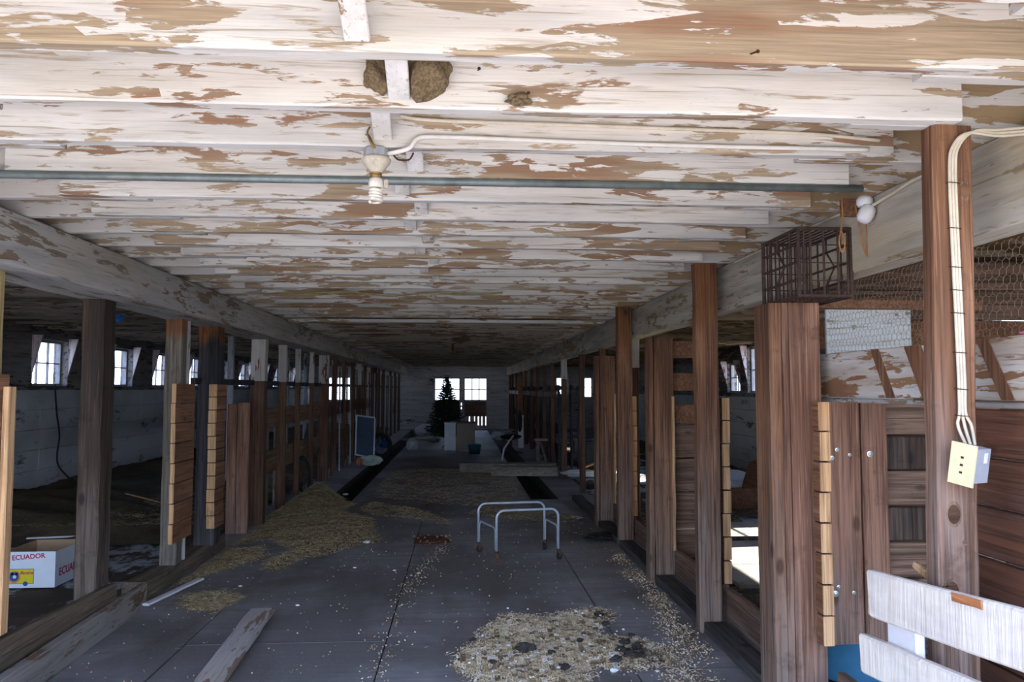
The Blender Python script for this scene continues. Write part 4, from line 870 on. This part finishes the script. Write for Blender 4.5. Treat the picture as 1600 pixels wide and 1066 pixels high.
# red brown scrap in slab hole
e = empty('rusty_plate', (-.3, 8.05, 0), 'reddish brown crumbling patch on the slab left of the wheeled frame', 'rust patch')
g = G(); g.blob((-.30, 8.05, .0), (.17, .24, .022), 3, 3, amp=.5); obj('plate', g, plain('red brown crumbs', (.19, .075, .045), .9, var=.5, sc=40), e)
for i in range(24): obj('crumb', G().blob((-.3+r2.uniform(-.2, .2), 8.05+r2.uniform(-.27, .2), .015), r2.uniform(.008, .02), i, 1), 'chafflay', e)
for i, (x, y) in enumerate(((578, 843), (450, 862), (545, 770), (475, 935), (1025, 1045), (620, 885), (390, 905), (560, 880), (985, 905))):
    Y = H*1220/(y-608); s = .03 if i in (0, 2) else .012
    obj('white_scrap', G().blob((PX(x, Y), Y, s*.4), (s*1.3, s, s*.5), i, 2), 'whitebit', None, ('white paper scrap at the tip of the straw spread', 'small white scrap on the aisle floor', 'white scrap at the near end of the left gutter')[0 if i == 0 else 2 if i == 2 else 1], 'scrap', 'white scraps on the floor' if i not in (0, 2) else None)
obj('dark_rag', G().blob((1.43, 7.95, .03), (.16, .12, .04), 5, 3, amp=.6), 'rubber', None, 'dark rag on the floor at the foot of the third right post', 'rag')

# ------------------------------------------------------------------ wheeled frame
e = empty('wheeled_frame', (.53, 7.23, 0), 'light blue tubular frame on four rusty castors in the aisle', 'frame')
A, B, C_, D = V((.315, 6.98, 0)), V((.875, 7.07, 0)), V((.165, 7.42, 0)), V((.795, 7.50, 0))
zt, zb, rr = .455, .095, .011
def uframe(a, b, zt, zb, ra=.07):
    d = (b-a).normalized(); pts = [a+V((0, 0, zb))]
    for k in range(9): t = math.pi/2*k/8; pts.append(a+d*(ra-ra*math.cos(t))+V((0, 0, zt-ra+ra*math.sin(t))))
    for k in range(9): t = math.pi/2*k/8; pts.append(b-d*(ra-ra*math.sin(t))+V((0, 0, zt-ra+ra*math.cos(t))))
    return pts+[b+V((0, 0, zb))]
g = G(); g.tube(uframe(A, B, zt, zb), rr, 10); obj('frame_hoop', g, 'tube', e, smooth=True)
g = G(); g.tube(uframe(C_, D, zt, zb), rr, 10); obj('frame_hoop', g, 'tube', e, smooth=True)
for p, q in ((A, C_), (B, D)):
    d = (q-p).normalized()*.024
    g = G(); g.tube(uframe(p+d, q-d, .30, .11, .05), .009, 8); obj('side_hoop', g, 'tube', e, smooth=True)
for p, ang in ((A, 0), (B, .6), (C_, .3), (D, 1.1)):
    rz = Matrix.Rotation(ang, 3, 'Z'); off = rz @ V((.012, 0, 0))
    g = G(); g.lathe([(.016, .082), (.018, .09), (.014, .1)], p, 10)
    for s_ in (-1, 1): q = p+rz @ V((.006, s_*.016, 0)); g.bar(q+V((0, 0, .03)), q+V((0, 0, .088)), .022, .004, up=rz @ V((0, 1, 0)), seg=1, jit=0, ch=.001)
    cs = obj('castor_fork', g, 'rust', e)
    g = G(); g.lathe([(.006, -.011), (.027, -.011), (.03, -.006), (.03, .006), (.027, .011), (.006, .011)], p+off+V((0, 0, .031)), 16, rz @ Matrix.Rotation(math.pi/2, 3, 'X')); obj('castor_wheel', g, 'rubber' if ang != 0 else 'rust', cs)

# ------------------------------------------------------------------ far objects
e = empty('crossing_timber', (.95, 14.0, 0), 'pile of heavy pale planks laid across the right gutter', 'plank')
g = G(); g.bar((-.0, 14.6, .09), (1.72, 14.3, .09), .32, .16, seg=4, jit=.008); obj('plank', g, 'greyw', e)
g = G(); g.bar((.55, 13.95, .09), (1.7, 13.75, .09), .25, .16, seg=4, jit=.008); obj('plank', g, 'greyw', e)
obj('white_sheet', G().blob((2.2, 13.5, .07), (.45, .22, .06), 3, 3, amp=.6), 'whitebit', None, 'crumpled white plastic sheet glowing in the sun beside the slim right post', 'plastic')
g = G(); g.bar((1.9, 13.7, .05), (2.6, 14.4, .22), .06, .03, seg=2); obj('stick', g, 'cut', None, 'tan lath leaning beside the white plastic', 'stick')
e = empty('post', (1.80, 13.6, 0), 'slim white topped post beside the sunlit plastic, right row', 'post')
g = G(); g.bar((1.79, 13.6, 0), (1.79, 13.6, 1.7), .09, .08, up=(0, 1, 0), seg=6); obj('post_shaft', g, 'farpost', e)
g = G(); g.bar((1.79, 13.6, 1.701), (1.79, 13.6, 2.045), .10, .09, up=(0, 1, 0), seg=3); obj('post_top', g, 'whitepost', e, 'white painted top')
e = empty('post', (1.80, 8.0, 0), 'white topped post just behind the third brown post', 'post')
g = G(); g.bar((1.80, 8.05, 0), (1.80, 8.05, 1.75), .08, .08, up=(0, 1, 0), seg=6); obj('post_shaft', g, 'farpost', e)
g = G(); g.bar((1.80, 8.05, 1.751), (1.80, 8.05, 2.045), .09, .09, up=(0, 1, 0), seg=3); obj('post_top', g, 'whitepost', e, 'white painted top')
post(2.02, 2.07, 7.9, 7.95, 0, 1.95, 'bluepost', 'thin bluish white pole seen right of the third brown post', seg=4)
RP = [9.9, 11.6, 15.4, 16.9, 18.4, 20, 21.8, 23.6, 25.5, 27.5, 29]
for i, y in enumerate(RP):
    post(1.76, 1.84, y-.04, y+.04, 0, 2.045, 'farpost', ORD[i]+' dark post in the far right row, past the third brown post', None, seg=5)
for i in range(34):
    y = 14.3+i*.45; x = 1.86 if i % 2 else 2.15
    g = G(); g.tube([(x, y, 0), (x+R.uniform(-.03, .03), y, R.uniform(1.45, 1.62))], .028, 6); g.blob((x, y, 1.55), .05, i, 1); obj('stanchion', g, 'post_black', None, 'dark upright stall bar in the far right row', 'bar', 'dark stall bars far right')
g = G(); g.bar((1.80, 15, 1.42), (1.80, 29, 1.42), .05, .12, seg=6); obj('stall_rail', g, 'farpost', None, 'dark rail between the far right posts', 'rail')
e = empty('stall_fence', (1.9, 20, 0), 'dark plank fence low along the far right stalls', 'fence')
for a in range(15, 29, 2):
    for z in (.35, .75): g = G(); g.bar((1.9, a, z), (1.9, a+1.96, z), .03, .2, seg=2); obj('plank', g, 'post_black', e)
post(1.52, 1.66, 21.0, 21.1, 0, 1.9, 'stub', 'orange brown board standing at the far end of the right row', seg=4)
e = empty('low_bench', (2.05, 16.7, 0), 'low pale wooden bench in front of the far right stalls', 'bench')
g = G(); g.bar((1.56, 16.7, .45), (2.52, 16.7, .45), .22, .05, seg=2); obj('bench_top', g, 'greyw', e)
for x, y in ((1.63, 16.62), (1.63, 16.78), (2.44, 16.62), (2.44, 16.78)): g = G(); g.bar((x, y, 0), (x, y, .425), .07, .05, up=(0, 1, 0), seg=2); obj('leg', g, 'greyw', e)
for a, b in ((1.68, 1.80),): g = G(); g.bar((a, 16.62, .4), (b, 16.62, .0), .05, .03, up=(0, 1, 0), seg=1); obj('brace', g, 'greyw', e)
obj('brown_box', G().box((2.50, 15.6, 0), (2.95, 16.0, .42)), 'olive', None, 'dull box right of the low bench', 'box')
# tyre and chair on the right
def ring(c, Rr, r, m, nm, lab, cat, nrm=(1, .3, .2), spokes=0, n=28):
    q = V(nrm).normalized().to_track_quat('Z', 'Y'); c = V(c); e = empty(nm, (c.x, c.y, 0), lab, cat)
    pts = [c+q @ V((Rr*math.cos(2*math.pi*k/n), Rr*math.sin(2*math.pi*k/n), 0)) for k in range(n+1)]
    g = G(); g.tube(pts, r, 8, cap=False); obj('tyre', g, m, e, smooth=True)
    g = G(); g.tube([c+q @ V((0, 0, -.03)), c+q @ V((0, 0, .03))], .025, 8); obj('hub', g, 'rust', e)
    for k in range(spokes): g = G(); g.tube([c, c+q @ V((Rr*math.cos(2*math.pi*k/spokes), Rr*math.sin(2*math.pi*k/spokes), 0))], .004, 4); obj('spoke', g, 'rust', e)
ring((-2.27, 11.55, .29), .26, .025, 'rubber', 'old_wheel', 'spoked wheel leaning on the left stall fence', 'wheel', (1, -.12, .12), 12)
ring((-1.78, 17.6, .28), .24, .05, 'rubber', 'old_tyre', 'black tyre leaning past the blue screen', 'tyre', (.6, -.8, .15), 5)
e = empty('office_chair', (1.1, 18.2, 0), 'dark padded chair tipped beside the far right row', 'chair')
obj('seat', G().blob((1.15, 18.2, .42), (.24, .22, .07), 2, 3, amp=.15), 'rubber', e); obj('backrest', G().blob((1.36, 18.35, .78), (.07, .22, .26), 5, 3, amp=.15), 'rubber', e)
g = G(); g.tube([(1.15, 18.2, .1), (1.15, 18.2, .4)], .03, 8); obj('column', g, 'rubber', e)
for k in range(5): a = k*1.2566; g = G(); g.tube([(1.15, 18.2, .1), (1.15+.27*math.cos(a), 18.2+.27*math.sin(a), .045)], .018, 6); b = obj('leg', g, 'rubber', e)
g = G(); g.tube([(.92, 16.9, .25), (1.15, 17.3, .5)], .02, 6); g.tube([(.88, 16.9, .0), (.92, 16.9, .25)], .02, 6); obj('white_pole', g, 'white', None, 'short white stick slanting in front of the dark chair', 'stick')
g = G(); g.bar((1.55, 20.4, .0), (1.55, 20.4, .85), .14, .02, up=(0, 1, 0), seg=2); obj('white_board', g, 'whiteboard', None, 'narrow white board standing against the far right row', 'board')
# cabinet, boxes, bucket
e = empty('white_cabinet', (-.27, 19.0, 0), 'white enamel cabinet on short legs in front of the tree', 'cabinet')
g = G(); g.box((-.40, 18.9, .06), (-.135, 19.4, .70)); obj('body', g, 'white', e)
g = G(); g.box((-.385, 18.885, .09), (-.15, 18.9, .67)); d = obj('door', g, 'white', e); g = G(); g.box((-.175, 18.87, .4), (-.165, 18.885, .46)); obj('handle', g, 'steelbox', d)
for x in (-.385, -.15):
    for y in (18.92, 19.38): g = G(); g.box((x-.012, y-.012, 0), (x+.012, y+.012, .06)); obj('leg', g, 'steelbox', e)
g = G(); g.box((-.41, 18.88, .70), (-.125, 19.42, .72)); obj('top', g, 'white', e)
e = empty('old_cupboard', (.1, 19.3, 0), 'dull beige cupboard standing right of the white cabinet', 'cupboard')
g = G(); g.box((-.11, 19.0, .04), (.33, 19.5, .70)); obj('body', g, 'beige', e)
g = G(); g.box((-.10, 18.985, .06), (.105, 19.0, .68)); obj('door', g, 'beige', e); g = G(); g.box((.115, 18.985, .06), (.32, 19.0, .68)); obj('door', g, 'beige', e)
g = G(); g.box((-.12, 18.97, .70), (.34, 19.52, .73)); obj('top', g, 'board_brownX', e)
e = empty('teal_bucket', (.34, 18.6, 0), 'teal plastic tub beside the beige cupboard', 'bucket')
g = G(); g.lathe([(.12, .01), (.125, 0), (.155, .2), (.165, .21), (.165, .225), (.15, .22), (.12, .02)], (.32, 18.55, 0), 20); obj('tub', g, 'teal', e, smooth=True)
g = G(); g.tube([(.32+.16*math.cos(t/10*math.pi), 18.55, .2+.06*math.sin(t/10*math.pi)) for t in range(11)], .005, 5); obj('handle', g, 'steelbox', e)
# christmas tree
e = empty('artificial_tree', (-.42, 20.6, 0), 'dark artificial Christmas tree in front of the back doors', 'tree')
tx, ty, th = -.38, 20.6, 1.83
g = G(); g.tube([(tx, ty, 0), (tx, ty, th-.05)], [.025, .01], 8); obj('trunk', g, 'farpost', e)
g = G(); vs = []; fs = []; rt = random.Random(3)
for lv in range(26):
    t = lv/25; z = .28+t*(th-.32); rad = .55*(1-t)**.9+.05; nb = int(17-8*t)
    for b in range(nb):
        a = rt.uniform(0, 6.28); L = rad*rt.uniform(.7, 1.08); tip = V((tx+L*math.cos(a), ty+L*math.sin(a), z+.03+L*.12)); p0 = V((tx, ty, z-.02))
        for q in range(int(40+L*170)):
            s = rt.uniform(.15, 1); c = p0.lerp(tip, s); d = V((rt.gauss(0, 1), rt.gauss(0, 1), rt.gauss(.3, 1))).normalized()*rt.uniform(.03, .06); sd = d.orthogonal().normalized()*.009
            o = len(vs); vs += [c-sd, c+sd, c+d]; fs += [(o, o+1, o+2)]
g.add(vs, fs); obj('needles', g, 'fir', e, kind='stuff')
g = G(); g.tube([(tx, ty, th-.06), (tx, ty, th+.02)], [.01, .03], 6); obj('tree_top', g, 'fir', e)
for k in range(3): a = k*2.09; g = G(); g.tube([(tx, ty, .12), (tx+.22*math.cos(a), ty+.22*math.sin(a), .0)], .012, 5); obj('stand_leg', g, 'farpost', e)
# screen, bag
e = empty('screen_frame', (-1.98, 16.4, 0), 'white framed blue mesh screen leaning on the left stall fence', 'screen')
g = G(); 
g.bar((-2.18, 16.42, .18), (-2.18, 16.55, .98), .03, .03, up=(1, 0, 0), seg=1); g.bar((-1.80, 16.42, .1), (-1.80, 16.55, .92), .035, .03, up=(1, 0, 0), seg=1); g.bar((-2.18, 16.55, .98), (-1.80, 16.55, .93), .03, .03, seg=1); g.bar((-2.18, 16.42, .18), (-1.80, 16.42, .1), .03, .03, seg=1); obj('frame', g, 'white', e)
g = G(); g.add([(-2.17, 16.43, .19), (-1.81, 16.43, .12), (-1.81, 16.55, .92), (-2.17, 16.55, .97), (-2.17, 16.435, .19), (-1.81, 16.435, .12), (-1.81, 16.555, .92), (-2.17, 16.555, .97)], [(0, 1, 2, 3), (7, 6, 5, 4)]); obj('mesh', g, plain('blue mesh', (.03, .07, .12), .5), e)
e = empty('printed_bag', (-1.9, 15.9, 0), 'pale printed feed bag with orange end, below the blue screen', 'bag')
obj('bag', G().blob((-1.80, 15.9, .10), (.22, .13, .10), 6, 3, amp=.3), 'bag1', e); obj('bag_end', G().blob((-2.02, 15.85, .08), (.07, .1, .08), 2, 2, amp=.2), 'ink_org', e)
# far clutter
for (x, y, s, m, nm, lab, cat) in ((-2.0, 20.6, (.16, .14, .12), 'ink_blue', 'blue_bag', 'blue and white bag in the far left gutter area', 'bag'), (-1.25, 20.0, (.14, .14, .16), 'white', 'pale_pail', 'pale upturned pail left of the white cabinet', 'pail'), (-1.2, 26, (.35, .2, .2), 'white', 'pale_sack', 'pale sack near the back wall left of the tree', 'sack'), (-.8, 23, (.2, .16, .1), 'steelbox', 'scrap_metal', 'grey scrap beside the foot of the tree', 'scrap'), (1.1, 24, (.2, .2, .12), 'white', 'pale_bag', 'pale bag on the floor by the right door', 'bag')):
    obj(nm, G().blob((x, y, s[2]*.8), s, int(x*10), 3, amp=.35), m, None, lab, cat)
g = G(); g.bar((-1.7, 22.5, .1), (-.7, 22.3, .1), .1, .06, seg=2); obj('loose_board', g, 'greyw', None, 'board lying crosswise on the floor left of the tree', 'board')
g = G(); g.bar((.3, 25, .25), (1.7, 25.2, .22), .2, .05, seg=2); g.bar((.35, 25, 0), (.35, 25, .22), .08, .08, up=(0, 1, 0), seg=1); g.bar((1.6, 25.2, 0), (1.6, 25.2, .2), .08, .08, up=(0, 1, 0), seg=1); obj('low_platform', g, 'greyw', None, 'low board platform before the right back door', 'platform')
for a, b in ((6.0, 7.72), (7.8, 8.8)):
    obj('sun_patch_slab', G().box((2.15, a, -.03), (3.65, b, .022)), 'sunslab', None, 'pale slab added to brighten the sun patch on the right stall floor, '+('near the timber pair' if a < 7 else 'beyond the dark wood strip'), 'slab')  # slabs added so the sun patch burns out to white
# items through right stall gap
obj('torn_carton', G().add([(3.9, 10.4, 0), (4.5, 10.4, 0), (4.35, 10.42, .55), (4.1, 10.45, .62), (3.9, 10.9, 0), (4.5, 10.9, 0), (4.35, 10.8, .5), (4.05, 10.85, .5)], [(0, 1, 2, 3), (7, 6, 5, 4), (0, 4, 5, 1), (1, 5, 6, 2), (2, 6, 7, 3), (3, 7, 4, 0)]), 'stub', None, 'torn brown carton on the floor of the right stall', 'carton')
obj('grey_sack', G().blob((3.9, 11.2, .16), (.5, .3, .18), 4, 3, amp=.3), 'cardw', None, 'grey white sack lying by the right wall', 'sack')
g = G(); g.bar((3.2, 9.9, .13), (5.0, 9.9, .13), .05, .26, seg=4); obj('low_plank', g, 'stub', None, 'red brown plank on edge crossing the right stall floor', 'plank')
g = G(); g.bar((2.3, 7.78, .03), (3.7, 7.72, .03), .05, .05, seg=4); obj('low_plank', g, 'post_dark', None, 'dark strip of wood across the sunlit floor patch', 'plank')
g = G(); g.box((XR-.03, 10.2, 1.02), (XR-.002, 10.8, 1.35)); obj('dark_opening', g, 'rubber', None, 'dark square opening in the right wall', 'opening')
